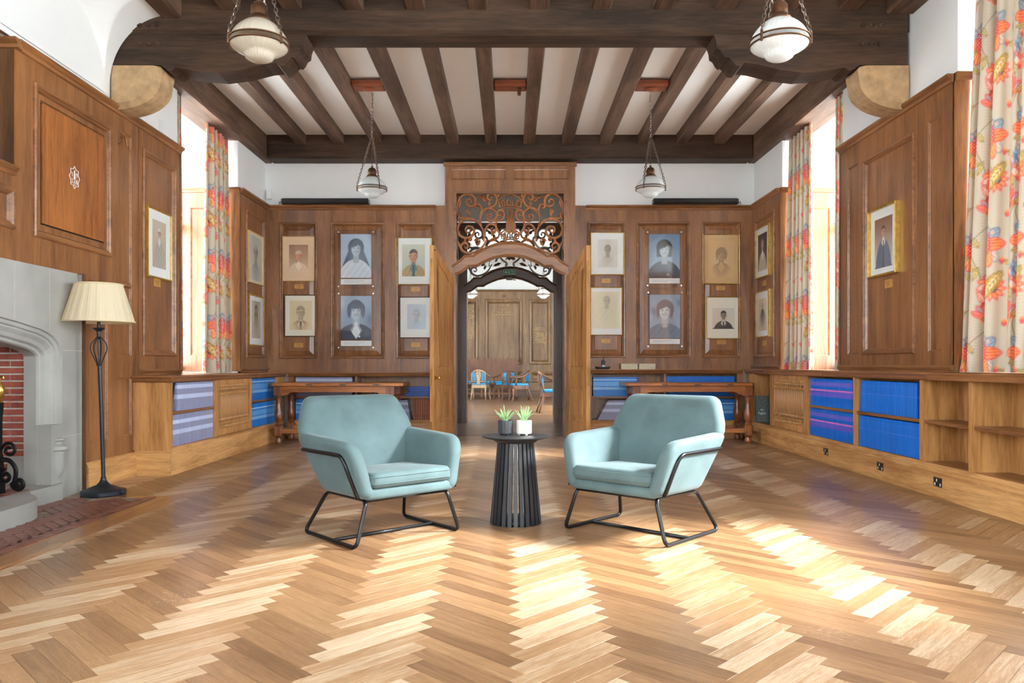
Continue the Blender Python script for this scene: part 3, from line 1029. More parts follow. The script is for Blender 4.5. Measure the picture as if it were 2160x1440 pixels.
# window reveals: oak lining below the cap line, real windows in the depth of the wall
def reveal(parent, s, y, face):
    T = lambda u, v, d: (s * u, y - face * (d + .018), v)
    panelling(parent, T, WX, 4.13, 0.92, ZCAP, [(3.60, 4.02, 1.12, 2.98, 'flat')], (M['oak'], M['oakx']))
    cap_run(parent, T, WX, 4.13, ZCAP, M['oakx'], 'reveal_cap', 0.6)


def window(n, s, y0, y1, parent, lab):
    w = MB()
    X = 4.15
    xs = lambda a, b: (a, b) if s > 0 else (-b, -a)
    w.box(*xs(X, X + .1), y0, y0 + .07, .93, 3.86).box(*xs(X, X + .1), y1 - .07, y1, .93, 3.86)
    w.box(*xs(X, X + .1), y0, y1, .93, 1.0).box(*xs(X, X + .1), y0, y1, 3.79, 3.86)
    o = w.build('window_%d' % n, M['stone'])
    tag(o, lab, 'window', kind='structure')
    for k in (1, 2):
        yy = y0 + (y1 - y0) * k / 3
        MB().box(*xs(X + .01, X + .09), yy - .035, yy + .035, 1.0, 3.79).build('mullion', M['stone'], o)
    MB().box(*xs(X + .012, X + .088), y0 + .07, y1 - .07, 2.72, 2.79).build('transom', M['stone'], o)
    for k in range(3):
        a, b = y0 + (y1 - y0) * k / 3 + .05, y0 + (y1 - y0) * (k + 1) / 3 - .05
        MB().box(*xs(X + .045, X + .05), a, b, 1.0, 3.79).build('pane', M['glass'], o)
    sl = MB().cbox(*xs(3.19, 4.16), y0, y1, .885, .945 if s > 0 else .905, .004)
    sl.build('window_sill', M['oaky'], o)


wn_ = 0
for s, wins, par, nm in ((1, WIN_R, wall_right, 'right'), (-1, WIN_L, wall_left, 'left')):
    for k, (y0, y1) in enumerate(wins):
        wn_ += 1
        window(wn_, s, y0, y1, par, 'tall stone mullioned window set deep in the %s wall, %s' % (nm, ['beyond the far curtain', 'nearest the camera edge', 'behind the viewer', 'furthest behind the viewer'][k] if s > 0 else ['beyond the left curtain', 'behind the viewer'][k]))  # the left one behind the viewer is an added light opening
        if y0 > 2:
            reveal(par, s, y1, 1)
            reveal(par, s, y0, -1)
o = MB().box(-1.1, 1.1, -3.5, -3.42, .85, .95).box(-1.1, -1.0, -3.5, -3.42, .85, 3.75).box(1.0, 1.1, -3.5, -3.42, .85, 3.75).box(-.05, .05, -3.5, -3.42, .85, 3.75).build('window_7', M['stone'])  # unseen window, added to bring fill light from behind
tag(o, 'wide unseen window added for fill light in the wall behind the viewer', 'window', kind='structure')
MB().box(-1.05, 1.05, -3.462, -3.458, .9, 3.75).build('pane', M['glass'], o)
g = MB().box(-40, 40, -40, 60, -1.3, -1.2).build('ground', M['ground'])  # unseen ground, made near white to bounce light up to the ceiling
tag(g, 'unseen near-white ground outside, bouncing light in through the windows', 'ground', kind='structure')

# ---- back wall panelling
kb = YB / F
bp = lambda x0, x1, y0, y1: ((x0 - CX) * kb, (x1 - CX) * kb, HC + (CY - y1) * kb, HC + (CY - y0) * kb, 'raised')
OB = (M['oak'], M['oakx'])
panelling(wall_back, TB, -WX, -0.90, 0.90, ZCAP, [bp(590, 669, 469, 756), bp(698, 811, 469, 756), bp(836, 918, 469, 756)], OB)
panelling(wall_back, TB, 0.92, WX, 0.94, ZCAP, [bp(1239, 1319, 468, 754), bp(1342.5, 1457, 468, 754), bp(1480.5, 1561, 468, 754)], OB)
cap_run(wall_back, TB, -WX, -1.04, ZCAP, M['oakx'])
cap_run(wall_back, TB, 1.06, WX, ZCAP, M['oakx'])
for s in (-1, 1):
    MB().fbox(TB, *sorted((s * 1.05, s * 0.90)), 0.0, ZCAP - 0.005, 0, 0.02).build('pilaster', M['oak'], wall_back)

# ---- doorcases with carved overdoor (first and second doorway)
SCL = 4.8 * F
def fret(parent, T, mat):
    """carved pierced scrollwork, crown and bird; coordinates read off the panel, mirrored about its centre"""
    Ycase = 10.62
    c2 = lambda x, y: ((x - 753) / 4.8 * Ycase / F, HC + (CY - (320 + y / 4.8)) * Ycase / F)
    strokes = [
        [(222, 640), (215, 560), (235, 480), (290, 428), (350, 425), (395, 465), (398, 520), (360, 548), (318, 530), (312, 490), (340, 475), (358, 498), (345, 512)],
        [(440, 650), (470, 590), (540, 560), (600, 535), (618, 480), (600, 430), (555, 418), (525, 440), (528, 475), (555, 482), (566, 460), (552, 452)],
        [(452, 700), (455, 640), (465, 580), (445, 535), (415, 530), (400, 548), (415, 566), (430, 556)],
        [(452, 660), (490, 595), (545, 570), (600, 595), (618, 640), (595, 685), (550, 695), (520, 668), (528, 635), (558, 632), (566, 655), (550, 660)],
        [(485, 905), (492, 830), (455, 745), (390, 690), (310, 680), (245, 715), (220, 780), (240, 840), (295, 868), (355, 855), (388, 810), (372, 762), (328, 750), (300, 778), (315, 812), (345, 806), (345, 786)],
        [(520, 880), (480, 950), (420, 1000), (340, 1025), (275, 1000), (255, 955), (278, 922), (315, 925), (326, 955), (305, 972), (290, 956)],
        [(498, 850), (500, 790), (530, 740), (575, 728), (610, 755), (605, 795), (572, 800), (558, 775), (578, 765)],
        [(612, 690), (660, 690), (692, 655), (688, 605), (650, 588), (622, 610), (630, 640), (655, 640), (660, 622)],
        [(612, 690), (612, 760), (650, 820), (700, 855), (716, 880), (700, 895), (690, 880)],
        [(222, 640), (260, 670), (330, 665), (420, 690)],
        [(262, 1005), (240, 940), (215, 900)],
        [(220, 690), (240, 640), (235, 600)],
        [(300, 870), (295, 905), (290, 925)],
    ]
    leaves = [((320, 560), (345, 655), 34), ((250, 470), (225, 580), 26), ((470, 460), (520, 500), 30), ((420, 440), (520, 470), 22), ((545, 490), (550, 560), 28), ((600, 545), (540, 570), 22),
              ((640, 860), (530, 905), 30), ((440, 870), (380, 900), 26), ((370, 870), (330, 905), 26), ((560, 850), (600, 800), 22), ((470, 760), (440, 690), 22), ((640, 420), (610, 480), 22),
              ((250, 660), (215, 640), 20), ((420, 950), (450, 880), 26), ((640, 480), (690, 545), 14), ((245, 800), (215, 840), 18), ((600, 440), (650, 425), 18)]
    for m in (1, -1):
        for st in strokes:
            pts = [c2(753 + m * (x - 753), y) for x, y in st]
            path = spline([(a, b, 0) for a, b in pts], 5)
            n = len(path)
            rad = [0.0155 * (0.75 + 0.5 * math.sin(PI * min(1, i / n * 1.15))) for i in range(n)]
            mb = MB(); mb.tube([T(p.x, p.y, 0.0) for p in path], rad, 6)
            mb.build('carved_scroll', mat, parent, True)
        for (p, q, w) in leaves:
            a, b = Vector(c2(753 + m * (p[0] - 753), p[1])), Vector(c2(753 + m * (q[0] - 753), q[1]))
            t = (b - a); nrm = Vector((-t.y, t.x)).normalized() * (w / 4.8 * Ycase / F * 0.62)
            L_, R_ = [], []
            for i in range(7):
                s_ = i / 6
                wd = math.sin(PI * s_ ** 0.8) * (1.0 + 0.18 * math.cos(i * PI))
                L_.append(a + t * s_ + nrm * wd); R_.append(a + t * s_ - nrm * wd)
            mb = MB()
            ctr = [a + t * (i / 6) for i in range(7)]
            mb.loft([[T(p_.x, p_.y, 0.0) for p_ in L_], [T(p_.x, p_.y, 0.016) for p_ in ctr], [T(p_.x, p_.y, 0.0) for p_ in R_], [T(p_.x, p_.y, -0.012) for p_ in ctr], [T(p_.x, p_.y, 0.0) for p_ in L_]], False)
            mb.build('carved_leaf', mat, parent, False, recalc=False)
    # crown
    mb = MB()
    arc = lambda y0, dip: [c2(x, y0 - dip * math.sin(PI * (x - 655) / 200)) for x in range(655, 860, 20)]
    mb.tube([T(a, b, 0.012) for a, b in arc(585, 26)], 0.011, 6)
    mb.tube([T(a, b, 0.012) for a, b in arc(560, 24)], 0.008, 6)
    for x0, x1 in ((650, 632), (700, 690), (753, 753), (806, 816), (856, 876)):
        mb.tube([T(*c2(x0, 552), 0.012), T(*c2(x1, 490), 0.012)], 0.010, 6)
    for x in (675, 725, 781, 831):
        mb.tube([T(*c2(x, 545), 0.012), T(*c2(x - 8, 505), 0.012), T(*c2(x + 6, 485), 0.012)], 0.012, 6)
    for s in (-1, 1):
        mb.tube([T(p.x, p.y, 0.012) for p in spline([c2(753 + s * 122, 490) + (0,), c2(753 + s * 80, 455) + (0,), c2(753 + s * 30, 432) + (0,), c2(753, 425) + (0,)], 4)], 0.010, 6)
    mb.build('crown', M['oak_carved'] if mat is not M['dark_oak'] else mat, parent, True)
    mb = MB()
    mb.tube([T(*c2(753, 425), 0.02), T(*c2(753, 388), 0.02)], 0.011, 6)
    mb.tube([T(*c2(738, 402), 0.02), T(*c2(768, 402), 0.02)], 0.009, 6)
    for s in (-1, 1):
        mb.tube([T(*c2(753 + s * 105, 500), 0.02), T(*c2(753 + s * 108, 560), 0.02)], 0.006, 6)
    mb.build('crown_cross', M['brass'], parent, True)
    # bird
    out = [(742, 590), (738, 640), (722, 690), (708, 740), (712, 790), (690, 820), (724, 812), (742, 830), (762, 812), (790, 826), (824, 812), (800, 790), (815, 750), (800, 700), (778, 660), (772, 620), (786, 592), (764, 578)]
    o2 = [c2(x, y) for x, y in out]
    mb = MB()
    cx_, cy_ = c2(760, 730)
    sh = lambda k_: [((a - cx_) * k_ + cx_, (b - cy_) * k_ + cy_) for a, b in o2]
    mb.loft([[T(a, b, -0.012) for a, b in o2], [T(a, b, 0.008) for a, b in o2], [T(a, b, 0.024) for a, b in sh(0.7)], [T(a, b, 0.03) for a, b in sh(0.3)]], True, True, True)
    mb.build('bird_figure', mat, parent, True)
    MB().tube([T(*c2(694, 808), 0.02), T(*c2(712, 818), 0.02)], 0.012, 6).build('bird_claw', M['brass'], parent, True)


def arch_pts():
    """lower and upper edge of the arched rail, left half, in metres about the door's axis"""
    Yc = 10.62
    c2 = lambda x, y: ((x - 750) / 4.8 * Yc / F, HC + (CY - (320 + y / 4.8)) * Yc / F)
    lo = [c2(*p) for p in ((188, 1245), (250, 1228), (300, 1195), (335, 1166), (372, 1164), (410, 1166), (450, 1140), (520, 1108), (600, 1078), (680, 1063), (750, 1060))]
    up = [c2(*p) for p in ((160, 1150), (215, 1112), (250, 1085), (285, 1046), (330, 1043), (375, 1046), (430, 1005), (510, 960), (600, 928), (680, 912), (750, 908))]
    return lo, up


def doorcase(name, label, yc, mat, math_, k=1.0, TOP=3.80):
    t = thing(name, label, 'doorcase', (0, yc, 0), kind='structure')
    T = lambda u, v, d: (u * k, yc - d, v * (1 + (k - 1) * .4))
    lo, up = arch_pts()
    lo2 = lo + [(-a, b) for a, b in reversed(lo[:-1])]
    up2 = up + [(-a, b) for a, b in reversed(up[:-1])]
    HW, IN, FT, FB = 0.90, 0.752, 3.37, 2.46
    mb = MB()
    for s in (-1, 1):
        mb.fbox(T, *sorted((s * HW, s * IN)), 0.0, TOP, -0.14, 0.0)
    mb.fbox(T, -IN, IN, 3.37, TOP, -0.14, -0.0005)
    mb.build('door_frame', mat, t)
    m2 = MB()
    ins = lambda p, q, r: tuple(a * (1 - r) + b * r for a, b in zip(p, q))
    rings = []
    for r, d in ((0, -0.06), (0, 0.02), (0.10, 0.03), (0.16, 0.02), (0.80, 0.02), (0.88, 0.03), (1.0, 0.02), (1.0, -0.06)):
        rings.append([T(*ins(p, q, r), d) for p, q in zip(lo2, up2)])
    m2.loft(rings, False)
    m2.build('arched_rail', math_, t, False, recalc=False)
    for a, b in ((-0.815, -0.055), (0.055, 0.815)) if TOP > 3.6 else ():
        Rr = lambda i, d: [T(a + i, 3.562 + i, d), T(b - i, 3.562 + i, d), T(b - i, 3.705 - i, d), T(a + i, 3.705 - i, d)]
        m3 = MB(); m3.loft([Rr(0, 0.0), Rr(0, 0.016), Rr(.012, .014), Rr(.02, .006)], True, False, True); m3.build('head_panel', mat, t, recalc=False)
    for (u0, u1, v0, v1) in ((-IN - .01, IN + .01, FT - .0, FT + .03), (-IN - .03, -IN + .012, 2.40, FT), (IN - .012, IN + .03, 2.40, FT)):
        MB().fbox(T, u0, u1, v0, v1, 0, .022).build('fret_moulding', math_, t)
    MB().fbox(T, -HW - .02, HW + .02, TOP - .05, TOP, -.02, .03).build('head_moulding', math_, t)
    for s in (-1, 1):
        m4 = MB()
        m4.fbox(T, *sorted((s * IN, s * (IN + .05))), 0.0, 2.5, -0.34, -0.14)
        m4.build('jamb_lining', mat, t)
        MB().fbox(T, *sorted((s * (IN + .005), s * (IN + .15))), 0.0, .27, -.01, .03).build('jamb_plinth', mat, t)
    fret(t, lambda a, b, d: T(a, b, d - 0.03), M['oak_carved'] if mat is M['oak'] else mat)
    return t


doorcase('trim_7', 'oak doorcase of the double doors with carved crowned scrollwork above', 10.62, M['oak'], M['oakx'])
doorcase('trim_8', 'darker carved doorcase of the second doorway across the passage', 13.3, M['dark_oak'], M['dark_oakx'], 1.0, 3.46)  # darker wood puts the backlit shade of this doorway into its colour

# ---- the two open door leaves
def door_leaf(n, s, label):
    hx, hy, ang = s * 0.775, 10.50, math.radians(14.5)
    t = thing('door_%d' % n, label, 'door', (hx, hy, 0), kind='structure')
    ax = Vector((s * math.sin(ang), -math.cos(ang), 0))
    nr = Vector((-s * math.cos(ang), -math.sin(ang), 0))          # visible face looks to the axis of the room
    T = lambda u, v, d: tuple(Vector((hx, hy, 0)) + ax * u + nr * d + Vector((0, 0, v)))
    topc = [(0.77, 2.525), (0.70, 2.515), (0.60, 2.475), (0.50, 2.415), (0.42, 2.36), (0.36, 2.355), (0.30, 2.335), (0.2, 2.275), (0.1, 2.245), (0.0, 2.235)]
    out = [(0.0, 0.008), (0.77, 0.008)] + topc
    mb = MB(); mb.prism(out, T, -0.055, -0.012)
    mb.build('leaf_core', M['oak_palez'], t)
    st = MB()
    st.prism([(0, .008), (.095, .008), (.095, 2.24), (0, 2.235)], T, -.012, 0)
    st.prism([(.67, .008), (.77, .008), (.77, 2.525), (.70, 2.515), (.67, 2.503)], T, -.012, 0)
    st.build('stile', M['oak_palez'], t)
    r = MB()
    for a, b in ((.008, .26), (.73, .93)):
        r.prism([(.095, a), (.67, a), (.67, b), (.095, b)], T, -.012, -.0002)
    top_in = [(.095, 2.10), (.2, 2.13), (.30, 2.20), (.36, 2.235), (.44, 2.24), (.52, 2.29), (.6, 2.34), (.67, 2.365)]
    r.prism(top_in + [(.67, 2.503), (.60, 2.475), (.50, 2.415), (.42, 2.36), (.36, 2.355), (.30, 2.335), (.2, 2.275), (.095, 2.24)], T, -.012, -.0002)
    r.build('rail', M['oak_palez'], t)
    # fielded panels
    low = [(.14, .305), (.625, .305), (.625, .685), (.14, .685)]
    upp = [(.14, .975), (.625, .975)] + [(max(.14, min(.625, a)), b - .05) for a, b in reversed(top_in)]
    for pl in (low, upp):
        o1 = offset_poly(pl, 0.0); o2 = offset_poly(pl, 0.055)
        m = MB(); m.loft([[T(a, b, -.011) for a, b in o1], [T(a, b, -.001) for a, b in o2]], True, False, True)
        m.build('panel', M['oak_palez'], t, recalc=False)
    for z in (.35, .95, 1.9):
        MB().fbox(T, -.012, .03, z - .05, z + .05, -.058, .002).build('hinge', M['brass'], t)
    # lock edge fittings
    MB().fbox(T, .768, .773, .74, .98, -.048, -.022).build('lock_plate', M['brass'], t)
    for z in (.12, 2.2):
        MB().fbox(T, .768, .773, z, z + .16, -.046, -.026).build('bolt_plate', M['brass'], t)
    if s < 0:
        k = MB()
        c0 = Vector(T(.72, .84, 0))
        prof = [(.026, 0), (.026, .006), (.009, .01), (.009, .035), (.022, .045), (.026, .06), (.018, .074), (.004, .078)]
        fx = nr.cross(Vector((0, 0, 1)))
        k.loft([[tuple(c0 + nr * z + (fx * math.cos(2 * PI * i / 14) + Vector((0, 0, 1)) * math.sin(2 * PI * i / 14)) * r_) for i in range(14)] for r_, z in prof], True, True, True)
        k.build('door_knob', M['brass'], t, True)
        MB().fbox(T, .71, .76, 2.46, 2.475, 0, .006).build('catch', M['iron'], t)
    return t


door_leaf(1, -1, 'left open oak door leaf with curved top and brass knob')
door_leaf(2, 1, 'right open oak door leaf with curved top and brass bolts on its edge')

# ---- passage and far room shell
pw = MB()
for s in (-1, 1):
    xs = sorted((s * 0.91, s * 3.3))
    pw.box(*xs, 13.34, 13.6, 0, 4.2)
    if s < 0: pw.box(-3.4, -3.2, 10.95, 13.6, 0, 4.2)
    else:
        pw.box(3.2, 3.4, 10.95, 13.6, 0, 4.2)
    xs = sorted((s * 4.7, s * 4.9))
    pw.box(*xs, 13.34, 15.0, 0, 4.2).box(*xs, 19.0, 24.9, 0, 4.2).box(*xs, 15.0, 19.0, 0, .9).box(*xs, 15.0, 19.0, 3.3, 4.2)
    xs = sorted((s * 3.2, s * 4.9))
    pw.box(*xs, 13.34, 13.6, 0, 4.2)
pw.box(-1.0, 1.0, 13.34, 13.6, 3.5, 4.2)
pwo = pw.build('wall_passage', M['plaster'])
tag(pwo, 'white upper walls of the passage and side walls of the far room', 'wall', kind='structure')
for s in (-1, 1):
    MB().box(*sorted((s * .905, s * 3.2)), 13.30, 13.34, 0, 3.0).build('panel_board', M['dark_oak'], pwo)
YF = 24.7
wfr = MB().box(-4.9, 4.9, YF + .03, YF + .2, 0, 4.2).build('wall_far', M['plaster'])
tag(wfr, 'panelled wall of the far room with gilt lettering seen through both doorways', 'wall', kind='structure')
TF = lambda u, v, d: (u, YF - d, v)
kf = YF / F
fp = lambda x0, x1, y0, y1, st='bold': ((x0 - CX) * kf, (x1 - CX) * kf, HC + (CY - y1) * kf, HC + (CY - y0) * kf, st)
panelling(wfr, TF, -4.7, 4.7, 0.0, PZ(613, YF),
          [fp(965, 1009, 631, 768.5), fp(1023, 1102, 631, 768.5), fp(1116, 1162, 631, 768.5), fp(1176, 1255, 631, 768.5), fp(900, 951, 631, 768.5), fp(1116, 1250, 783, 806), fp(1000, 1102, 783, 806)], (M['far_oak'], M['far_oak']))
cap_run(wfr, TF, -4.7, 4.7, PZ(613, YF) + .03, M['far_oak'], k=1.6)
MB().box(-4.7, 4.7, YF - .03, YF, 0, .2).build('baseboard', M['dark_oakx'], wfr)
MB().fbox(TF, PX(1059, YF), PX(1067, YF), PZ(626.5, YF), PZ(622, YF), 0, .01).build('brass_plate', M['bronze'], wfr)


def gold_lines(cx, rows, y0, dy, w0, mat=M['gold_paint'], left=False):
    """illegible small gilt lettering: rows of short strokes"""
    rs = random.Random(int(cx))
    for r in range(rows):
        mb = MB()
        w = w0 * rs.uniform(.55, 1.0)
        z = PZ(y0 + r * dy, YF)
        x = PX(cx, YF) - w / 2 if not left else PX(cx, YF)
        xe = x + w
        while x < xe:
            g = rs.uniform(.025, .05)
            if rs.random() < .82:
                mb.fbox(TF, x, x + g * .34, z - .014 * rs.uniform(.6, 1), z + .014 * rs.uniform(.6, 1), -.0225, -.019)
                if rs.random() < .5: mb.fbox(TF, x, x + g * .7, z - .003, z + .003, -.0225, -.019)
            x += g
        if mb.v: mb.build('gilt_lettering', mat, wfr, recalc=False)


gold_lines(1063, 1, 644, 3, .42); gold_lines(1063, 1, 650.5, 3, .28); gold_lines(1063, 1, 654, 3, .15); gold_lines(1063, 2, 658.5, 4.5, .58)
gold_lines(1138, 2, 691.5, 3.5, .38); gold_lines(1138, 9, 701.5, 2.6, .40)
gold_lines(984, 24, 644, 3, .30, left=True)
for s in (-1, 1):
    o = MB()
    xs = sorted((s * 4.72, s * 4.8))
    for yy in (15.0, 16.3, 17.6, 18.92): o.box(*xs, yy, yy + .08, .9, 3.3)
    o = o.build('window_%d' % (9 + s), M['stone'])
    tag(o, 'tall window in the %s side wall of the far room' % ('right' if s > 0 else 'left'), 'window', kind='structure')
    MB().box(*sorted((s * 4.75, s * 4.755)), 15.0, 19.0, .9, 3.3).build('pane', M['glass'], o)

# =================================================================== LOW BOOKCASES
def spindle_mesh(name, h, mat):
    mb = MB()
    seq = [(0.006, 0), (.012, .01), (.012, .03), (.007, .04), (.013, .055), (.013, .062), (.007, .07), (.007, .085), (.013, .092), (.013, .1), (.008, .112)]
    seq = [(a * 1.2, b) for a, b in seq]
    prof = list(seq)
    n = 10
    for i in range(n + 1):
        s = i / n
        prof.append((0.0085 + 0.0075 * math.sin(PI * s), .125 + (h - .25) * s))
    prof += [(a, h - b) for a, b in reversed(seq)]
    mb.lathe((0, 0, 0), prof, 8)
    o = mb.build(name, mat, None, True)
    return o


class Case:
    """low bookcase running along a wall; u along it, d = out from the front face"""

    def __init__(self, label, T, u0, u1, zcap, depth, mats, flip=False):
        self.T, self.u0, self.u1, self.zc, self.dp = T, u0, u1, zcap, depth
        self.t = thing('low_bookcase', label, 'bookcase', (0, 0, 0))
        self.ml, self.mz = mats
        zt = zcap - 0.06
        prof = [(-depth, 0), (0.033, 0), (0.036, -.012), (.03, -.022), (.02, -.03), (.016, -.045), (.004, -.06), (-depth, -.06)]
        mb = MB(); mb.loft([[T(u, zcap + b, a) for a, b in prof] for u in (u0, u1)], True, True, True)
        mb.build('cap', self.ml, self.t)
        prof = [(-.02, 0), (.0, 0), (.0, .19), (-.006, .205), (-.004, .218), (-.012, .23), (-.03, .245), (-.04, .245)]
        n = max(1, int((u1 - u0) / 2.1))
        for i in range(n):
            a, b = u0 + (u1 - u0) * i / n, u0 + (u1 - u0) * (i + 1) / n
            mb = MB(); mb.loft([[T(u, v, d) for d, v in prof] for u in (a, b - .002)], True, True, True)
            mb.build('plinth', M['oak_pale'] if self.ml is not M['oakx'] else M['oak_palex'], self.t)
        mb = MB(); mb.fbox(T, u0, u1, .215, .25, -depth, -.035); mb.build('base_board', self.ml, self.t)
        # back of vertical boards
        x = u0
        while x < u1 - .01:
            w = min(.16, u1 - x)
            MB().fbox(T, x + .001, x + w - .001, .2, zt, -depth - .012, -depth).build('back_board', self.mz, self.t)
            x += w

    def post(self, u, w=.045):
        MB().fbox(self.T, u - w / 2, u + w / 2, .245, self.zc - .058, -self.dp, -.006).build('divider', self.mz, self.t)

    def shelf(self, a, b, z=.56):
        MB().fbox(self.T, a, b, z - .013, z + .013, -self.dp + .002, -.022).build('shelf', self.ml, self.t)

    def grille(self, a, b, n):
        z0, z1 = .255, self.zc - .06
        f = MB()
        for p in ((a, a + .07, z0, z1), (b - .07, b, z0, z1), (a + .07, b - .07, z0, z0 + .07), (a + .07, b - .07, z1 - .05, z1)):
            f.fbox(self.T, p[0], p[1], p[2], p[3], -.035, -.004)
        g = f.build('grille_frame', self.mz, self.t)
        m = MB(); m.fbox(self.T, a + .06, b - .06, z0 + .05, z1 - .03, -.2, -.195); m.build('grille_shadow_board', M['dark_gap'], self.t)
        h = z1 - z0 - .11
        base = None
        for i in range(n):
            u = a + .07 + (b - a - .14) * (i + .5) / n
            loc = self.T(u, z0 + .065, -.022)
            if base is None:
                base = spindle_mesh('spindle', h, self.mz); o = base
            else:
                o = base.copy(); COL.objects.link(o)
            o.location = loc; o.parent = self.t
        for z in (z0 + .17, z1 - .15):
            MB().fbox(self.T, a + .07, b - .07, z - .006, z + .006, -.03, -.016).build('grille_bar', self.mz, self.t)


TLs = lambda u, v, d: (-3.07 + d, u, v)
TRs = lambda u, v, d: (3.22 - d, u, v)
TBs = lambda u, v, d: (u, 10.50 - d, v)
MY, MX = (M['oaky'], M['oak_palez']), (M['oakx'], M['oak'])
LC = Case('low oak bookcase with grille along the left wall', TLs, 6.95, 10.47, .905, .30, MY)
LC.post(6.975, .05); LC.post(8.04, .04); LC.post(9.13, .025); LC.post(10.3, .3)
LC.shelf(7.0, 8.02); LC.shelf(9.145, 10.2)
LC.grille(8.06, 9.118, 18)
# end panel with plinth facing the camera
MB().box(-3.40, -3.075, 6.925, 6.95, .23, .85).build('end_panel', M['oak_palez'], LC.t)
mb = MB(); prof = [(0, 0), (.03, 0), (.03, .19), (.024, .205), (.026, .218), (.012, .245), (0, .245)]
mb.loft([[(x, 6.95 - a, b) for a, b in prof] for x in (-3.385, -3.065)], True, True, True); mb.build('end_plinth', M['oak_palex'], LC.t)
mb = MB(); prof = [(-.02, 0), (.05, 0), (.053, -.012), (.045, -.022), (.034, -.03), (.03, -.045), (.012, -.06), (-.02, -.06)]
mb.loft([[(x, 6.93 - a, .905 + b) for a, b in prof] for x in (-3.41, -3.034)], True, True, True); mb.build('end_cap', M['oakx'], LC.t)

RC = Case('long low oak bookcase with grille along the right wall', TRs, .9, 10.47, .945, .28, MY)
for u in (10.3, 9.52, 8.35, 7.205, 6.033, 5.385, 4.72, 3.9, 2.9, 1.9):
    RC.post(u, .04 if u < 10 else .3)
for a, b in ((7.225, 8.33), (6.053, 7.185), (5.405, 6.013), (4.74, 5.365), (3.92, 4.70), (2.92, 3.88), (1.92, 2.88)):
    RC.shelf(a, b)
RC.grille(8.37, 9.50, 18)
for k, u in enumerate((7.83, 6.68, 5.78)):
    s = thing('plinth_socket', 'small bronze grid socket plate in the right bookcase plinth, ' + ('farthest', 'middle', 'nearest')[k] + ' of three', 'socket', TRs(u, .1, 0), group='plinth socket plates')
    MB().fbox(TRs, u - .055, u + .055, .085, .155, 0, .004).build('plate', M['socket'], s)
    for i in range(4):
        for j in range(2):
            MB().fbox(TRs, u - .043 + i * .024, u - .031 + i * .024, .094 + j * .03, .114 + j * .03, .003, .005).build('slot', M['rubber'] if (i + j) % 3 else M['white_plastic'], s)

BLc = Case('low oak bookcase under the portraits left of the doors', TBs, -3.03, -1.06, .905, .27, MX)
BLc.post(-3.0, .09); BLc.post(-2.105, .035); BLc.post(-1.08, .04)
BLc.shelf(-2.95, -2.125); BLc.shelf(-2.085, -1.1)
BRc = Case('low oak bookcase under the portraits right of the doors', TBs, 1.08, 3.18, .945, .27, MX)
BRc.post(3.15, .09); BRc.post(2.12, .035); BRc.post(1.10, .04)
BRc.shelf(1.12, 2.10); BRc.shelf(2.14, 3.1)


# ---- rows of magazines
def slab(mb, T, u0, u1, d0, d1, z0, z1, lean):
    p = []
    for u in (u0, u1):
        for d in (d0, d1):
            for z in (z0, z1):
                p.append(T(u + lean * (z - z0), z, d))
    mb.add(p, [(0, 1, 3, 2), (4, 6, 7, 5), (0, 4, 5, 1), (2, 3, 7, 6), (0, 2, 6, 4), (1, 5, 7, 3)])


def mag_row(T, u0, u1, z0, mat, label, h=.272, th=.0075, lean0=0.0, lean1=0.0, dfront=-.03, depth=.2, grp=None):
    """a packed row of thin magazines: one countless mass of spines"""
    mb = MB()
    n = int((u1 - u0) / th)
    rs = random.Random(int(abs(u0) * 991 + z0 * 77))
    for i in range(n):
        u = u0 + i * th
        ln = lean0 + (lean1 - lean0) * i / n
        j = rs.uniform(-.002, .002)
        slab(mb, T, u, u + th * .93, dfront - depth + j, dfront + j, 0.0, h + rs.uniform(-.002, .002) - abs(ln) * .01, ln)
    o = mb.build('magazine_row', mat)
    o.location = (0, 0, z0)
    tag(o, label, 'magazines', kind='stuff')
    return o


Zl, Zu = .251, .574
mag_row(TLs, 7.06, 8.01, Zl, M['mag_grey'], 'row of lavender grey magazines on the bottom shelf at the near end of the left bookcase', h=.29)
mag_row(TLs, 7.16, 8.01, Zu, M['mag_grey'], 'row of lavender grey magazines on the top shelf at the near end of the left bookcase', h=.262)
mag_row(TLs, 9.16, 10.12, Zl, M['mag_sky'], 'row of sky blue magazines on the bottom shelf behind the left table leg', h=.285)
mag_row(TLs, 9.16, 10.12, Zu, M['mag_sky'], 'row of sky blue magazines on the top shelf beyond the left grille', h=.262)
mag_row(TBs, -2.94, -2.16, Zu, M['mag_grey'], 'row of pale lavender magazines above the left table top', h=.262)
mag_row(TBs, -2.94, -2.13, Zl, M['mag_sky'], 'row of blue banded magazines below the left table top', h=.285)
mag_row(TBs, -2.07, -1.36, Zl, M['mag_grey'], 'row of dark grey magazines leaning beside the brown bound books', h=.27, lean1=-.16)
mag_row(TBs, 1.14, 1.74, Zu, M['mag_sky'], 'row of light blue magazines on the top shelf right of the doors', h=.262)
mag_row(TBs, 1.20, 1.62, Zl, M['mag_grey'], 'fanned row of dark lavender magazines slumping on the bottom shelf right of the doors', h=.27, lean0=.55, lean1=.35)
mag_row(TBs, 2.15, 3.08, Zu, M['mag_blue'], 'row of blue magazines above the right table top', h=.272)
mag_row(TBs, 2.15, 3.08, Zl, M['mag_sky'], 'row of blue magazines below the right table top', h=.285)
mag_row(TRs, 7.29, 8.32, Zu, M['mag_violet'], 'row of blue magazines with violet and pink bands, top shelf beside the right grille', h=.282)
mag_row(TRs, 7.235, 8.32, Zl, M['mag_violet'], 'row of blue magazines with violet and pink bands, bottom shelf beside the right grille', h=.288)

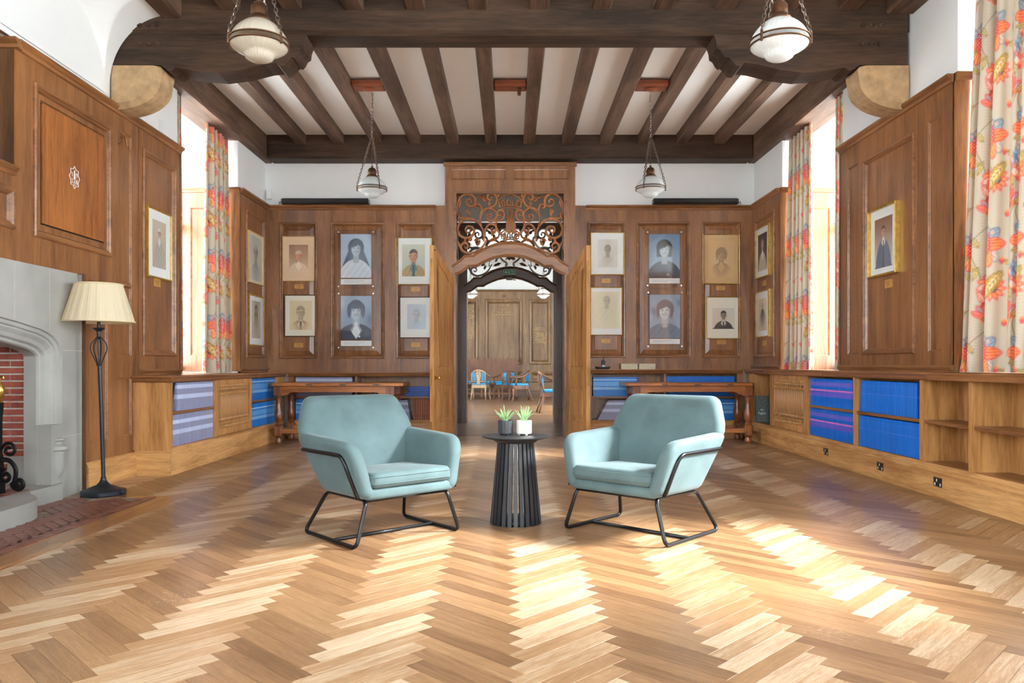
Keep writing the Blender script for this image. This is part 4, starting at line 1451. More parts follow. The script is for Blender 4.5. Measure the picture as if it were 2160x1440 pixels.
# the nearest two rows: every magazine its own object
me_m = MB().cbox(0, .2, 0, .0071, 0, .284, .0008).build('magazine', M['mag_blue'])
mag_proto = me_m.data
bpy.data.objects.remove(me_m)
for z0, lab, g in ((Zu, 'thin blue magazine standing in the upper near row of the right bookcase', 'blue magazines in the upper near row'),
                   (Zl, 'thin blue magazine standing in the lower near row of the right bookcase', 'blue magazines in the lower near row')):
    n = 143 if z0 == Zl else 132
    for i in range(n):
        o = bpy.data.objects.new('magazine', mag_proto)
        ln = -.02 if z0 == Zl else -.10 + .05 * i / n
        y = 7.165 - (i + 1) * .00755 - (.02 if z0 == Zu else 0)
        o.location = (3.253 + random.uniform(-.002, .002), y, z0)
        o.rotation_euler = (-ln if False else ln * -.6, 0, 0)
        tag(o, lab, 'magazine', g)
        COL.objects.link(o)


# ---- text and covers
def text_obj(s, size, mat, parent, Tm, name='lettering', align='CENTER', ext=.0006):
    cu = bpy.data.curves.new('txt', 'FONT')
    cu.body = s; cu.size = size; cu.align_x = align; cu.align_y = 'CENTER'; cu.extrude = ext; cu.resolution_u = 3
    to = bpy.data.objects.new('txt', cu)
    COL.objects.link(to)
    bpy.context.view_layer.update()
    me = bpy.data.meshes.new_from_object(to.evaluated_get(bpy.context.evaluated_depsgraph_get()))
    bpy.data.objects.remove(to)
    me.name = name
    me.materials.clear(); me.materials.append(mat)
    o = bpy.data.objects.new(name, me)
    COL.objects.link(o)
    if parent is not None: o.parent = parent
    o.matrix_local = Tm
    return o


def rot_mat(xv, zv, loc):
    """text basis: xv reading direction, zv up"""
    x, u = Vector(xv).normalized(), Vector(zv).normalized()
    n = x.cross(u)
    m = Matrix((x, u, n)).transposed().to_4x4()
    m.translation = Vector(loc)
    return m


def cover_mag(u, z0, h, lab):
    # end magazine of a row showing its front cover toward the camera
    t = thing('magazine', lab, 'magazine', TRs(u, z0, -.03), group='magazines showing a cover')
    MB().box(3.25, 3.45, u - .006, u, z0, z0 + h).build('cover', M['blue_cover2'], t)
    text_obj('CHA', .055, M['cyan_ink'], t, rot_mat((1, 0, 0), (0, 0, 1), (.07, -.0066, h - .05)))
    text_obj('MAGAZINE', .014, M['white_card'], t, rot_mat((1, 0, 0), (0, 0, 1), (.05, -.0066, h - .018))) if False else None
    cols = [(230, 226, 222), (196, 120, 150), (90, 60, 52), (196, 178, 90), (190, 196, 206)]
    for i in range(4):
        for j in range(2):
            cm = plain('cover_photo_%d' % (i * 2 + j), cols[(i * 2 + j) % 5], .4, var=.3, scale=40)
            MB().box(3.258 + j * .05, 3.304 + j * .05, u - .0068, u - .0062, z0 + h - .135 - i * .032, z0 + h - .107 - i * .032).build('cover_picture', cm, t)
    MB().box(3.26, 3.29, u - .0068, u - .0062, z0 + .015, z0 + .035).build('cover_logo', M['white_card'], t)


cover_mag(7.285, Zu, .282, 'blue magazine cover with small portraits ending the banded row beside the grille')
cover_mag(6.12, Zu, .285, 'blue magazine cover with small portraits ending the upper near row')

# navy magazine leaning at the near end of the left shelf
b = MB(); slab(b, TLs, 7.02, 7.035, -.24, -.03, Zu, Zu + .262, .30)
tag(b.build('magazine', M['navy']), 'navy magazine slumping against the lavender row at the near left shelf end', 'magazine')
# brown bound volumes
for i in range(7):
    u = -1.325 + i * .0315
    o = MB(); o.cbox(u, u + .029, 10.53, 10.72, Zl, Zl + .292 - (i % 2) * .004, .003)
    t = thing('bound_volume', ('leftmost', 'second', 'third', 'fourth', 'fifth', 'sixth', 'rightmost')[i] + ' of seven brown bound volumes beside the left door', 'book', (u, 10.6, Zl), group='brown bound volumes')
    o.build('cover', M['book_brown'], t)
    for z in (.05, .12, .2, .25):
        MB().box(u + .003, u + .026, 10.5285, 10.531, Zl + z, Zl + z + .006).build('spine_band', M['plaque_ink'], t)
# stack of blue magazines lying flat
for i in range(8):
    w = random.uniform(-.02, .02)
    bm_ = MB().cbox(-1.40 + w - (.02 if i < 4 else 0), -1.11, 10.52 + w, 10.73, Zu + i * .0165, Zu + i * .0165 + .0155, .002).build('blue_brochure', M['blue_cover'] if i % 3 else M['blue_cover2'])
    tag(bm_, ('bottom', 'second', 'third', 'fourth', 'fifth', 'sixth', 'seventh', 'top')[i] + ' bright blue brochure of the flat stack beside the left door, counted upward', 'brochure', 'stack of blue brochures')
# loose magazine ending the row right of the doors
b = MB(); slab(b, TBs, 1.75, 1.765, -.22, -.02, Zu, Zu + .262, -.04)
tag(b.build('magazine', M['blue_cover2']), 'blue magazine ending the light blue row, right of the doors', 'magazine')
# book with aerial view cover in the right corner compartment
t = thing('cover_book', 'large dark book with aerial town cover leaning in the right corner shelf', 'book', (3.31, 10.1, .25))
ct = plain('aerial_cover', (92, 104, 100), .4, var=.6, scale=70)
MB().box(3.225, 3.40, 10.085, 10.10, .252, .60).build('cover', ct, t)
text_obj('Fights', .042, M['white_card'], t, rot_mat((1, 0, 0), (0, 0, 1), (.0, -.0165, .12)))
text_obj('the', .034, M['white_card'], t, rot_mat((1, 0, 0), (0, 0, 1), (.0, -.0165, .165)))

# things on the right back cap
zc = .9455
t = thing('black_tray', 'black rounded tray on the bookcase cap beside the right door', 'tray', (1.27, 10.55, zc))
MB().lathe((1.27, 10.55, zc), [(.085, 0), (.10, .01), (.105, .035), (.095, .035), (.085, .012), (.0, .012)], 24, squash=.75).build('tray_body', M['pot_black'], t, True)
t = thing('pump_bottle', 'black pump dispenser bottle with white label standing on the black tray', 'bottle', (1.285, 10.55, zc + .013))
MB().cbox(1.255, 1.305, 10.525, 10.575, zc + .013, zc + .12, .006).build('bottle_body', M['pot_black'], t)
MB().cbox(1.257, 1.303, 10.5235, 10.53, zc + .025, zc + .055, .001).build('label', M['white_card'], t)
mb = MB(); mb.tube([(1.28, 10.55, zc + .118), (1.28, 10.55, zc + .165), (1.30, 10.55, zc + .17)], .007, 8); mb.build('pump', M['pot_black'], t, True)
for k, (a, b) in enumerate(((1.52, 1.75), (1.765, 1.99))):
    for i in range(5):
        o = MB().cbox(a + random.uniform(-.004, .004), b + random.uniform(-.004, .004), 10.52, 10.70, zc + i * .0152, zc + i * .0152 + .0148, .001).build('pamphlet_bundle', M['paper_edge'])
        tag(o, ('bottom', 'second', 'middle', 'fourth', 'top')[i] + ' bundle of cream pamphlets in the %s stack on the right bookcase cap, counted upward' % ('left' if k == 0 else 'right'), 'pamphlets', 'cream pamphlet stacks')

# =================================================================== FIREPLACE
XS = -3.37
fp_ = thing('stone_fireplace', 'grey stone Tudor arch fireplace with red brick firebox in the left wall', 'fireplace', (-3.4, 4.2, 0))
Yc = 4.2
half = [(5.777, .122), (5.777, .56), (5.777, .9), (5.777, 1.06), (5.768, 1.11), (5.735, 1.165), (5.669, 1.213), (5.60, 1.24), (5.52, 1.260), (5.295, 1.295), (5.07, 1.322), (4.8, 1.352), (4.5, 1.382), (4.2, 1.41)]
arch = half + [(2 * Yc - a, b) for a, b in reversed(half[:-1])]


def arch_off(d):
    out = []
    n = len(arch)
    for i in range(n):
        a, b = Vector(arch[max(0, i - 1)]), Vector(arch[min(n - 1, i + 1)])
        t = (b - a).normalized()
        nx, nz = -t.y, t.x
        p = arch[i]
        out.append((p[0] + nx * d, p[1] + nz * d) if i not in (0, n - 1) else (p[0] + (-d if i == 0 else d), p[1]))
    return out


mb = MB()
Y1, Y0, ZT = 6.045, 2.355, 1.712
outer = []
for (y, z) in arch:
    if z < 1.0 : outer.append((Y1 if y > Yc else Y0, z))
    elif abs(y - Yc) > 1.56: outer.append((Y1 if y > Yc else Y0, min(ZT, z + (z - 1.0) * 2.2)))
    else: outer.append((y if abs(y - Yc) < 1.4 else (Yc + math.copysign(1.4 + (abs(y - Yc) - 1.4) * 2.8, y - Yc)), ZT))
mb.loft([[(XS, y, z) for y, z in outer], [(XS, y, z) for y, z in arch]], False)
mb.box(XS - .06, XS, Y1 - .27, Y1, 0.0, .1219)
mb.poly((XS, Y1, 0), (XS, Y1, ZT), (XS - .06, Y1, ZT), (XS - .06, Y1, 0))
mb.build('stone_face', M['stone'], fp_, recalc=False)
prof = [(0, 0), (.006, -.016), (.03, -.022), (.036, -.034), (.05, -.038), (.075, -.06), (.10, -.072), (.112, -.092), (.13, -.098), (.138, -.112), (.142, -.20)]
rings = [[(XS + d, y, z) for y, z in arch_off(o)] for o, d in prof]
mb = MB(); mb.loft(rings, False); mb.build('arch_moulding', M['stone'], fp_, False, recalc=False)
# stone joints (thin pale lines cut in the face)
for (y, z0, z1) in ((5.62, 1.26, 1.70), (5.22, 1.32, 1.70)):
    MB().box(XS - .001, XS + .0008, y, y + .004, z0, z1).build('stone_joint', M['mortar'], fp_)
for (z, y0) in ((1.11, 5.78), (.46, 5.78)):
    MB().box(XS - .001, XS + .0008, y0, Y1, z, z + .004).build('stone_joint', M['mortar'], fp_)
# plain jamb block and carved base
mb = MB()
mb.box(XS - .11, XS + .001, 5.64, 5.777, .12, .56)
mb.box(XS - .2, XS - .10, 5.635, 5.70, .12, .56)
mb.build('jamb_block', M['stone'], fp_)
mb = MB()
pr = [(.016, .46), (.05, .455), (.052, .44), (.036, .43), (.036, .415), (.07, .395), (.074, .37), (.058, .36), (.05, .33), (.05, .26), (.044, .21), (.02, .17), (.002, .14), (.0, .13)]
cy = 5.735
mb.loft([[(XS - .012 + r * math.cos(a), cy + r * 1.0 * math.sin(a), z) for a in [k / 14 * 2 * PI for k in range(14)]] for r, z in pr], True, True, True)
mb.build('jamb_base', M['stone'], fp_, True)
# firebox: far cheek and back
mb = MB()
mb.box(-4.04, XS - .19, 5.66, 5.79, .10, 1.55).box(-4.04, -4.0, 2.6, 5.7, .1, 1.6).box(-4.04, XS - .1, 2.6, 5.7, 1.5, 1.6).box(-4.04, XS - .19, 2.6, 2.74, .10, 1.55)
mb.build('firebox_mortar', M['mortar'], fp_)
MB().box(-3.99, -3.6, 4.2, 5.66, 1.33, 1.45).build('smoke_shelf', M['soot'], fp_)
mb = MB()
for ci in range(24):
    yb = 2.76 + (ci % 2) * .11
    while yb < 5.62:
        mb.cbox(-4.0, -3.985, yb + .005, min(yb + .21, 5.65), .125 + ci * .0508 + .0065, .125 + ci * .0508 + .0445, .002)
        yb += .215
bb = mb.build('back_bricks', M['brick'], fp_)
bb['kind'] = 'stuff'
bm_proto = None
for cidx in range(19):
    z = .325 + cidx * .0508
    off = (cidx % 2) * .11
    x = XS - .195 + 0.0 if cidx > 0 else XS - .195
    xr = XS - .197 if z > .34 else XS - .197
    edges = [xr]
    e = xr - (.115 if cidx % 2 else .20)
    while e > -3.98:
        edges.append(e); e -= .215
    edges.append(-3.995)
    for i in range(len(edges) - 1):
        a, b = edges[i + 1], edges[i]
        if b - a < .03: continue
        MB().cbox(a + .005, b - .005, 5.650 + random.uniform(-.002, .002), 5.70, z + .0065, z + .0445, .003).build('brick', M['brick'], fp_)
for cidx in range(4):
    z = .125 + cidx * .0508
    for a, b in ((-3.78, -3.70), (-3.995, -3.79)):
        MB().cbox(a + .005, b - .005, 5.652, 5.70, z + .006, z + .0445, .003).build('brick', M['brick'], fp_)
MB().cbox(-3.70, XS - .195, 5.645, 5.72, .12, .325, .004).build('cheek_stone', M['stone'], fp_)
# raised hearth and its curb
mb = MB()
cb = [(-3.32, 5.70)] + [tuple(p)[:2] for p in spline([(-3.335, 5.34, 0), (-3.28, 5.25, 0), (-3.18, 5.15, 0), (-3.10, 5.03, 0), (-3.065, 4.88, 0), (-3.052, 4.65, 0)], 6)] + [(-3.05, 4.2), (-3.05, 2.6), (-3.36, 2.6), (-3.36, 5.70)]
mb.prism([(a, b) for a, b in cb], lambda a, b, d: (a, b, d), 0.0, .122)
mb.build('hearth_curb', M['stone'], fp_)
MB().box(-4.0, -3.355, 2.74, 5.66, 0, .118).build('hearth_slab', M['stone'], fp_)
for i in range(9):
    for j in range(3):
        y0 = 3.72 + i * .215 + (.1 if j % 2 else 0)
        x0 = -3.40 - j * .09
        if y0 + .2 < 5.64:
            MB().cbox(x0 - .08, x0, y0, y0 + .205, .112, .1225, .002).build('hearth_brick', M['hearth_brick'], fp_)
# floor hearth of worn bricks
fh = thing('brick_hearth', 'worn dark red brick hearth strip on the floor before the fireplace', 'hearth', (-3.0, 4.4, 0))
MB().box(-3.36, -2.673, 1.2, 5.79, -.004, .0008).build('hearth_bed', M['hearth_joint'], fh)
y = 1.4
hb = None
while y < 5.75:
    MB().cbox(-2.725, -2.675, y, y + .205, -.003, .006, .002).build('brick', M['hearth_brick'], fh)
    MB().cbox(-2.78, -2.73, y + .1, y + .305 if y + .305 < 5.79 else 5.79, -.003, .0055, .002).build('brick', M['hearth_brick'], fh)
    y += .21
for i in range(-14, 46):
    for typ in (0, 1):
        W_, L_ = .068, .205
        cu, cv = (i * W_ + L_ / 2, i * W_ + W_ / 2) if typ == 0 else (i * W_ + W_ / 2, (i + 1) * W_ + L_ / 2)
        for jj in (-1, 0, 1, 2):
            u, v = cu - jj * L_, cv + jj * L_
            px, py = -3.03 + (u - v) * .7071, 2.6 + (u + v) * .7071
            if not (-3.30 < px < -2.80 and 2.8 < py < 5.70): continue
            if px < -3.0 and py < 5.15: continue
            o = MB().cbox(-L_ / 2 + .004, L_ / 2 - .004, -W_ / 2 + .004, W_ / 2 - .004, -.003, .0055, .002).build('brick', M['hearth_brick'], None)
            o.location = (px - fh.location.x, py - fh.location.y, 0)
            o.rotation_euler = (0, 0, PI / 4 if typ == 0 else 3 * PI / 4)
            o.parent = fh
# andiron
an = thing('andiron', 'black wrought iron andiron with gilded bird finial inside the fireplace', 'andiron', (-3.50, 5.25, .122))
ax, ay = -3.50, 5.25
mb = MB()
mb.loft([[(ax + sx * w, ay + sy * w, z) for sx, sy in ((-1, -1), (1, -1), (1, 1), (-1, 1))] for w, z in ((.024, .20), (.024, .36), (.018, .40), (.018, .62), (.023, .71), (.024, .745))], True, True, True)
mb.build('post', M['iron'], an)
def scroll(cx, cz, r, a0, turns, s, n=26):
    pts = []
    for i in range(n + 1):
        t = i / n
        a = a0 + s * turns * 2 * PI * t
        rr = r * (1 - .8 * t)
        pts.append((cx + rr * math.cos(a), ay, cz + rr * math.sin(a)))
    return pts
for s in (-1, 1):
    mb = MB(); mb.tube(scroll(ax + s * .075, .42, .055, PI if s > 0 else 0, 1.4, -s), .012, 6); mb.build('scroll', M['iron'], an, True)
    mb = MB(); mb.tube(spline([(ax + s * .02, ay, .36), (ax + s * .08, ay, .345), (ax + s * .12, ay, .29), (ax + s * .115, ay, .22), (ax + s * .10, ay, .185)], 5)[:-1] + scroll(ax + s * .14, .19, .045, PI if s > 0 else 0, 1.3, s), .016, 6); mb.build('scroll', M['iron'], an, True)
    mb = MB(); mb.tube(scroll(ax + s * .05, .24, .05, PI / 2, 1.3, s), .013, 6); mb.build('scroll', M['iron'], an, True)
MB().box(ax - .03, ax + .03, ay - .03, ay + .03, .122, .21).build('foot', M['iron'], an)
MB().cbox(ax - .3, ax - .02, ay - .012, ay + .012, .16, .19, .003).build('log_bar', M['iron'], an)
mb = MB()
mb.lathe((ax, ay, .745), [(.026, 0), (.03, .008), (.018, .016), (.028, .03), (.038, .057), (.04, .087), (.032, .117), (.02, .134), (.017, .155), (.021, .17), (.018, .184), (.006, .192)], 16, ripple=lambda i, k: 1 + .10 * math.sin(i * 2.3 + k * 1.7))
mb.build('finial', M['brass'], an, True)
mb = MB(); mb.tube([(ax + .012, ay, .918), (ax + .036, ay, .917), (ax + .04, ay, .908)], [.011, .008, .003], 8); mb.build('beak', M['brass'], an, True)

# =================================================================== 1928 BADGE
bd = thing('year_badge', 'white outlined star badge reading 1928 AD on the oak cupboard door', 'badge', (-3.392, 5.90, 2.46))
bz, by = 2.46, 5.98
R1, R2 = .088, .066
star = []
for i in range(16):
    a = PI / 2 + i * PI / 8
    r = R1 if i % 2 == 0 else R2
    star.append((by - r * math.cos(a) * .82, bz + r * math.sin(a)))
T_ = lambda a, b, d: (-3.392 + d, a, b)
mb = MB()
mb.tube([T_(a, b, .001) for a, b in star], .0026, 4, closed=True)
mb.build('star_outline', M['white_paint'], bd)
mb = MB(); mb.prism([(by - .011, bz - .014), (by + .011, bz - .014), (by + .006, bz + .044), (by + .004, bz + .056), (by - .004, bz + .056), (by - .006, bz + .044)], T_, 0, .002)
mb.build('tower_mark', M['white_paint'], bd)
for ch, dy, dz, sz in (('1', -.03, .02, .05), ('9', .03, .02, .05), ('2', -.03, -.032, .05), ('8', .03, -.032, .05), ('A', 0, -.03, .03), ('D', 0, -.053, .034)):
    text_obj(ch, sz, M['white_paint'], bd, rot_mat((0, 1, 0), (0, 0, 1), (.001, by + dy - 5.90, dz)))

# =================================================================== FLOOR LAMP
lx, ly = -3.14, 5.93
lp = thing('floor_lamp', 'dark metal floor lamp with pleated cream shade beside the fireplace', 'floor lamp', (lx, ly, 0))
MB().lathe((lx, ly, 0), [(.155, 0.002), (.16, .008), (.16, .034), (.152, .042), (.115, .05), (.085, .066), (.05, .078), (.03, .10), (.02, .12), (.02, .135), (.013, .14)], 40).build('base', M['lamp_iron'], lp, True)
dxl = -.036
mb = MB(); mb.tube([(lx, ly, .13), (lx + dxl * .4, ly, .6), (lx + dxl * .8, ly, .995)], .0145, 12); mb.build('pole', M['lamp_iron'], lp, True)
tx = lx + dxl
for k in range(7):
    a = 2 * PI * k / 7
    pts = []
    for i in range(13):
        s = i / 12
        r = .014 + .046 * math.sin(PI * s ** 1.5) * (1 if s < .86 else 1)
        pts.append((tx + .003 + r * math.cos(a), ly + r * math.sin(a), .995 + .22 * s))
    mb = MB(); mb.tube(pts, .0042, 6); mb.build('cage_wire', M['lamp_iron'], lp, True)
mb = MB(); mb.tube([(tx + .005, ly, .99), (tx, ly, 1.22)], .007, 8); mb.build('inner_rod', M['lamp_iron'], lp, True)
MB().lathe((tx, ly, 1.20), [(.012, 0), (.02, .012), (.013, .024), (.015, .06), (.045, .082), (.047, .088), (.012, .09), (.012, .135)], 20).build('cup', M['lamp_iron'], lp, True)
mb = MB()
n = 132
mb.lathe((tx, ly, 1.333), [(.252, 0), (.250, .006), (.226, .09), (.196, .19), (.169, .282), (.168, .29)], n, ripple=lambda i, k: 1 + (.010 if (i % 6) < 3 else -.004) * (1 if k not in (0, 5) else .3), cap=False)
mb.build('shade', M['shade'], lp)
for r, z in ((.2535, 1.335), (.170, 1.622)):
    mb = MB(); mb.tube([(tx + r * math.cos(2 * PI * i / 40), ly + r * math.sin(2 * PI * i / 40), z) for i in range(40)], .006, 6, closed=True); mb.build('shade_trim', M['shade'], lp, True)
MB().cbox(lx + .155, lx + .185, ly - .05, ly - .02, .014, .04, .006).build('foot_switch', M['lamp_iron'], lp)

# =================================================================== ARMCHAIRS
def armchair(label, loc, rz):
    t = thing('armchair', label, 'armchair', loc, rz, 'sage blue velvet armchairs')
    sh = MB()
    for s in (-1, 1):
        Ta = lambda a, b, d: (s * (.318 + (b - .25) * .26 - d), a, b)
        ol = round_poly([(-.328, .264), (-.29, .578), (.345, .604), (.16, .264)], [.055, .125, .055, .07], 7)
        pillow(sh, ol, Ta, 0.0, .088, .040, .004)
    sh.build('arms', M['velvet'], t, 'all', world=False)
    bk = MB()
    Tb = lambda a, b, d: (a, .205 + (b - .25) * .385 - d, b)
    ol = round_poly([(-.285, .25), (.285, .25), (.395, .60), (.385, .655), (.322, .808), (-.322, .808), (-.385, .655), (-.395, .60)], [.07, .07, .07, .07, .085, .085, .07, .07], 7)
    # gentle crown on the top rail
    ol = [(a, b + (.008 * (1 - (a / .33) ** 2) if b > .75 else 0)) for a, b in ol]
    pillow(bk, ol, Tb, 0.0, .105, .046, .012)
    bk.build('backrest', M['velvet'], t, 'all', world=False)
    st = MB()
    Ts = lambda a, b, d: (a, b, d)
    pillow(st, round_poly([(-.30, -.315), (.30, -.315), (.28, .21), (-.28, .21)], .03, 4), Ts, .262, .322, .022)
    st.build('seat_base', M['velvet'], t, 'all', world=False)
    cu = MB()
    Tc = lambda a, b, d: (a, b, d + (-b) * .035)
    pillow(cu, round_poly([(-.272, -.335), (.272, -.335), (.262, .125), (-.262, .125)], .045, 6), Tc, .312, .398, .034, .010)
    c_ = cu.build('seat_cushion', M['velvet'], t, 'all', world=False)
    for d, q in ((.336, .004), (.374, .004)):
        pts = round_poly([(-.272, -.335), (.272, -.335), (.262, .125), (-.262, .125)], .045, 6)
        pp = MB(); pp.tube([Tc(a, b, d) for a, b in offset_poly(pts, -.000)], .0028, 5, closed=True)
        pp.build('piping', M['velvet'], c_, 'all', world=False)
    r = .0115
    xo = lambda z: .318 + (z - .25) * .26 + r * .6
    zt = .505
    up = [(-xo(.272), -.272, .272), (-xo(zt), -.205, zt), (-xo(zt) + .0, .285, zt), (-.20, .318, zt), (.20, .318, zt), (xo(zt), .285, zt), (xo(zt), -.205, zt), (xo(.272), -.272, .272)]
    m = MB(); m.tube(fillet_path(up, .05, 7), r, 10); m.build('arm_rail', M['black_steel'], t, 'all', world=False)
    for s in (-1, 1):
        lp_ = [(s * .275, -.27, .257), (s * .352, -.295, r), (s * .352, .295, r), (s * .275, .165, .257)]
        m = MB(); m.tube(fillet_path(lp_, .045, 7, closed=True), r, 10, closed=True); m.build('sled_leg', M['black_steel'], t, 'all', world=False)
        for y in (-.25, .25):
            m = MB(); m.lathe((s * .352, y, 0), [(.008, 0), (.008, .004)], 10); m.build('glide', M['rubber'], t, world=False)
    m = MB(); m.tube([(-.352, -.03, r), (.352, -.03, r)], r * .92, 10); m.build('stretcher', M['black_steel'], t, 'all', world=False)
    m = MB(); m.tube([(-.275, -.27, .257), (.275, -.27, .257)], r, 10); m.build('front_rail', M['black_steel'], t, 'all', world=False)
    return t


armchair('sage blue velvet armchair on black sled legs left of the side table', (-.765, 4.60, 0), math.radians(42))
armchair('sage blue velvet armchair on black sled legs right of the side table', (.792, 4.65, 0), math.radians(-43))

# =================================================================== SIDE TABLE AND PLANTS
sx, sy = .035, 4.89
t = thing('side_table', 'round black slatted side table between the two armchairs', 'side table', (sx, sy, 0))
MB().lathe((sx, sy, .536), [(.0, 0), (.185, 0), (.213, .010), (.214, .016), (.0, .016)], 56, cap=False).build('table_top', M['black_wood'], t, True)
MB().lathe((sx, sy, .512), [(.0, 0), (.128, 0), (.15, .018), (.15, .024), (.0, .024)], 48, cap=False).build('under_disc', M['black_wood'], t, True)
MB().lathe((sx, sy, .0), [(.0, .012), (.142, .012), (.142, .03), (.0, .03)], 40, cap=False).build('base_ring', M['black_wood'], t, True)
mb = MB()
ns = 26
for k in range(ns):
    a = 2 * PI * (k + .5) / ns
    ca, sa = math.cos(a), math.sin(a)
    m = MB()
    for_r = [(.148, .0), (.100, .512)]
    pts = []
    for r_, z in for_r:
        w, th = (.0125 if z < .1 else .0095), .016
        for (rr, ww) in ((r_, -w), (r_, w), (r_ + th, w), (r_ + th, -w)):
            pts.append((sx + rr * ca - ww * sa, sy + rr * sa + ww * ca, z))
    m.add(pts, [(0, 1, 2, 3), (7, 6, 5, 4), (0, 4, 5, 1), (1, 5, 6, 2), (2, 6, 7, 3), (3, 7, 4, 0)])
    m.build('slat', M['black_wood'], t)


def potted(label, x, y, mat, seed):
    z = .552
    t = thing('potted_plant', label, 'potted plant', (x, y, z), group='small potted succulents')
    n = 56
    MB().lathe((x, y, z), [(.034, .009), (.045, .010), (.0475, .014), (.0475, .094), (.044, .094), (.043, .084), (.0, .084)], n, ripple=lambda i, k: 1 + (.022 if (i // 2) % 2 and 2 <= k <= 3 else 0), cap=False).build('pot', mat, t)
    for k in range(3):
        a = -PI / 2 + k * 2 * PI / 3 + .5
        MB().lathe((x + .03 * math.cos(a), y + .03 * math.sin(a), z), [(.008, 0), (.010, .012)], 10).build('pot_foot', mat, t, True)
    MB().lathe((x, y, z + .084), [(.043, 0), (.02, .006), (.0, .007)], 18, cap=False).build('gravel', M['soil'], t)
    rs = random.Random(seed)
    for i in range(26):
        a = rs.uniform(0, 2 * PI)
        el = rs.uniform(.15, 1.0)
        L_ = rs.uniform(.075, .115) * (1.1 - .25 * el)
        pts, rad = [], []
        for j in range(7):
            s = j / 6
            r_ = L_ * (el * .85) * s + .004
            zz = L_ * (1.05 * s - .42 * el * s * s)
            pts.append((x + r_ * math.cos(a) + .004 * math.sin(3 * s + i), y + r_ * math.sin(a), z + .086 + zz))
            rad.append(.0048 * (1 - s) ** .7 + .0004)
        m = MB(); m.tube(pts, rad, 5, flat=.5); m.build('leaf', M['leaf'] if i % 3 else M['leaf2'], t, 'all')
    return t


potted('spiky green plant in a black ribbed pot on the side table', -.030, 4.935, M['pot_black'], 3)
potted('spiky green plant in a cream ribbed pot on the side table', .090, 4.935, M['pot_white'], 8)


# =================================================================== REFECTORY TABLES
def refectory(label, x0, x1, y0, y1, legx, h=.775):
    t = thing('refectory_table', label, 'table', ((x0 + x1) / 2, (y0 + y1) / 2, 0), group='refectory tables')
    cl = .05
    ol = [(x0 + cl, y0), (x1 - cl, y0), (x1, y0 + cl), (x1, y1 - cl), (x1 - cl, y1), (x0 + cl, y1), (x0, y1 - cl), (x0, y0 + cl)]
    m = MB(); m.loft([[(a, b, z) for a, b in offset_poly(ol, i)] for i, z in ((.012, h - .042), (0, h - .036), (0, h - .008), (.008, h))], True, True, True)
    top = m.build('table_top', M['table_oak'], t)
    for k in range(3):
        m = MB(); xx = x0 + (x1 - x0) * (.28 + .25 * k); m.box(xx, xx + .08, y0 - .001, y0 + .05, h - .034, h - .01); m.build('inlay_key', M['dark_oakx'], top)
    lx0, lx1 = legx
    ya, yb = y0 + .08, y1 - .08
    legp = [(.034, 0), (.042, .01), (.046, .035), (.036, .06), (.034, .075), (.048, .09)]
    legu = [(.040, .235), (.046, .25), (.034, .265), (.030, .275), (.044, .30), (.052, .345), (.05, .39), (.040, .43), (.033, .50), (.032, .55), (.040, .565), (.040, .58), (.032, .59), (.044, .602), (.044, .618)]
    for x in (lx0, lx1):
        for y in (ya, yb):
            lg = thing('leg', None, None, (x - t.location.x, y - t.location.y, 0)) if False else None
            m = MB(); m.lathe((x, y, 0), legp, 18)
            m.lathe((x, y, 0), legu, 18)
            m.cbox(x - .05, x + .05, y - .05, y + .05, .092, .235, .014)
            m.cbox(x - .05, x + .05, y - .05, y + .05, .612, h - .042, .006)
            m.build('leg', M['table_oakz'], t, True)
    for y in (ya, yb):
        d = .02
        pr = [(lx0 + .04, h - .042), (lx0 + .04, h - .165), (lx0 + .085, h - .16), (lx0 + .10, h - .145), (lx0 + .125, h - .15), (lx0 + .155, h - .125), (lx0 + .2, h - .118), (lx1 - .2, h - .118), (lx1 - .155, h - .125), (lx1 - .125, h - .15), (lx1 - .10, h - .145), (lx1 - .085, h - .16), (lx1 - .04, h - .165), (lx1 - .04, h - .042)]
        m = MB(); m.prism(pr, lambda a, b, e: (a, y - .025 + e, b), 0, .03); m.build('apron', M['table_oak'], t)
        m = MB(); m.cbox(lx0 + .04, lx1 - .04, y - .025, y + .025, .13, .19, .006); m.build('stretcher', M['table_oak'], t)
    for x in (lx0, lx1):
        m = MB(); m.cbox(x - .025, x + .025, ya + .04, yb - .04, .13, .19, .006); m.build('stretcher', M['table_oakz'], t)
        m = MB(); m.cbox(x - .015, x + .015, ya + .04, yb - .04, h - .14, h - .042, .004); m.build('apron', M['table_oakz'], t)
    return t


refectory('oak refectory table with turned legs behind the left armchair', -3.055, -1.36, 9.70, 10.43, (-2.95, -1.52))
refectory('oak refectory table with turned legs behind the right armchair', 1.47, 3.14, 9.80, 10.43, (1.62, 3.06))


# =================================================================== PENDANT LAMPS
def chain_mesh(mb, a, b, link=.034, r=.0032):
    a, b = Vector(a), Vector(b)
    d = b - a
    n = max(2, int(d.length / (link * .72)))
    t = d.normalized()
    ref = Vector((0, 1, 0)) if abs(t.y) < .9 else Vector((1, 0, 0))
    p = t.cross(ref).normalized(); q = t.cross(p)
    for i in range(n):
        c = a + d * ((i + .5) / n)
        w = p if i % 2 else q
        pts = []
        for k in range(10):
            an_ = 2 * PI * k / 10
            pts.append(c + t * (link * .5 * math.cos(an_)) + w * (link * .29 * math.sin(an_)))
        mb.tube(pts, r, 4, closed=True)


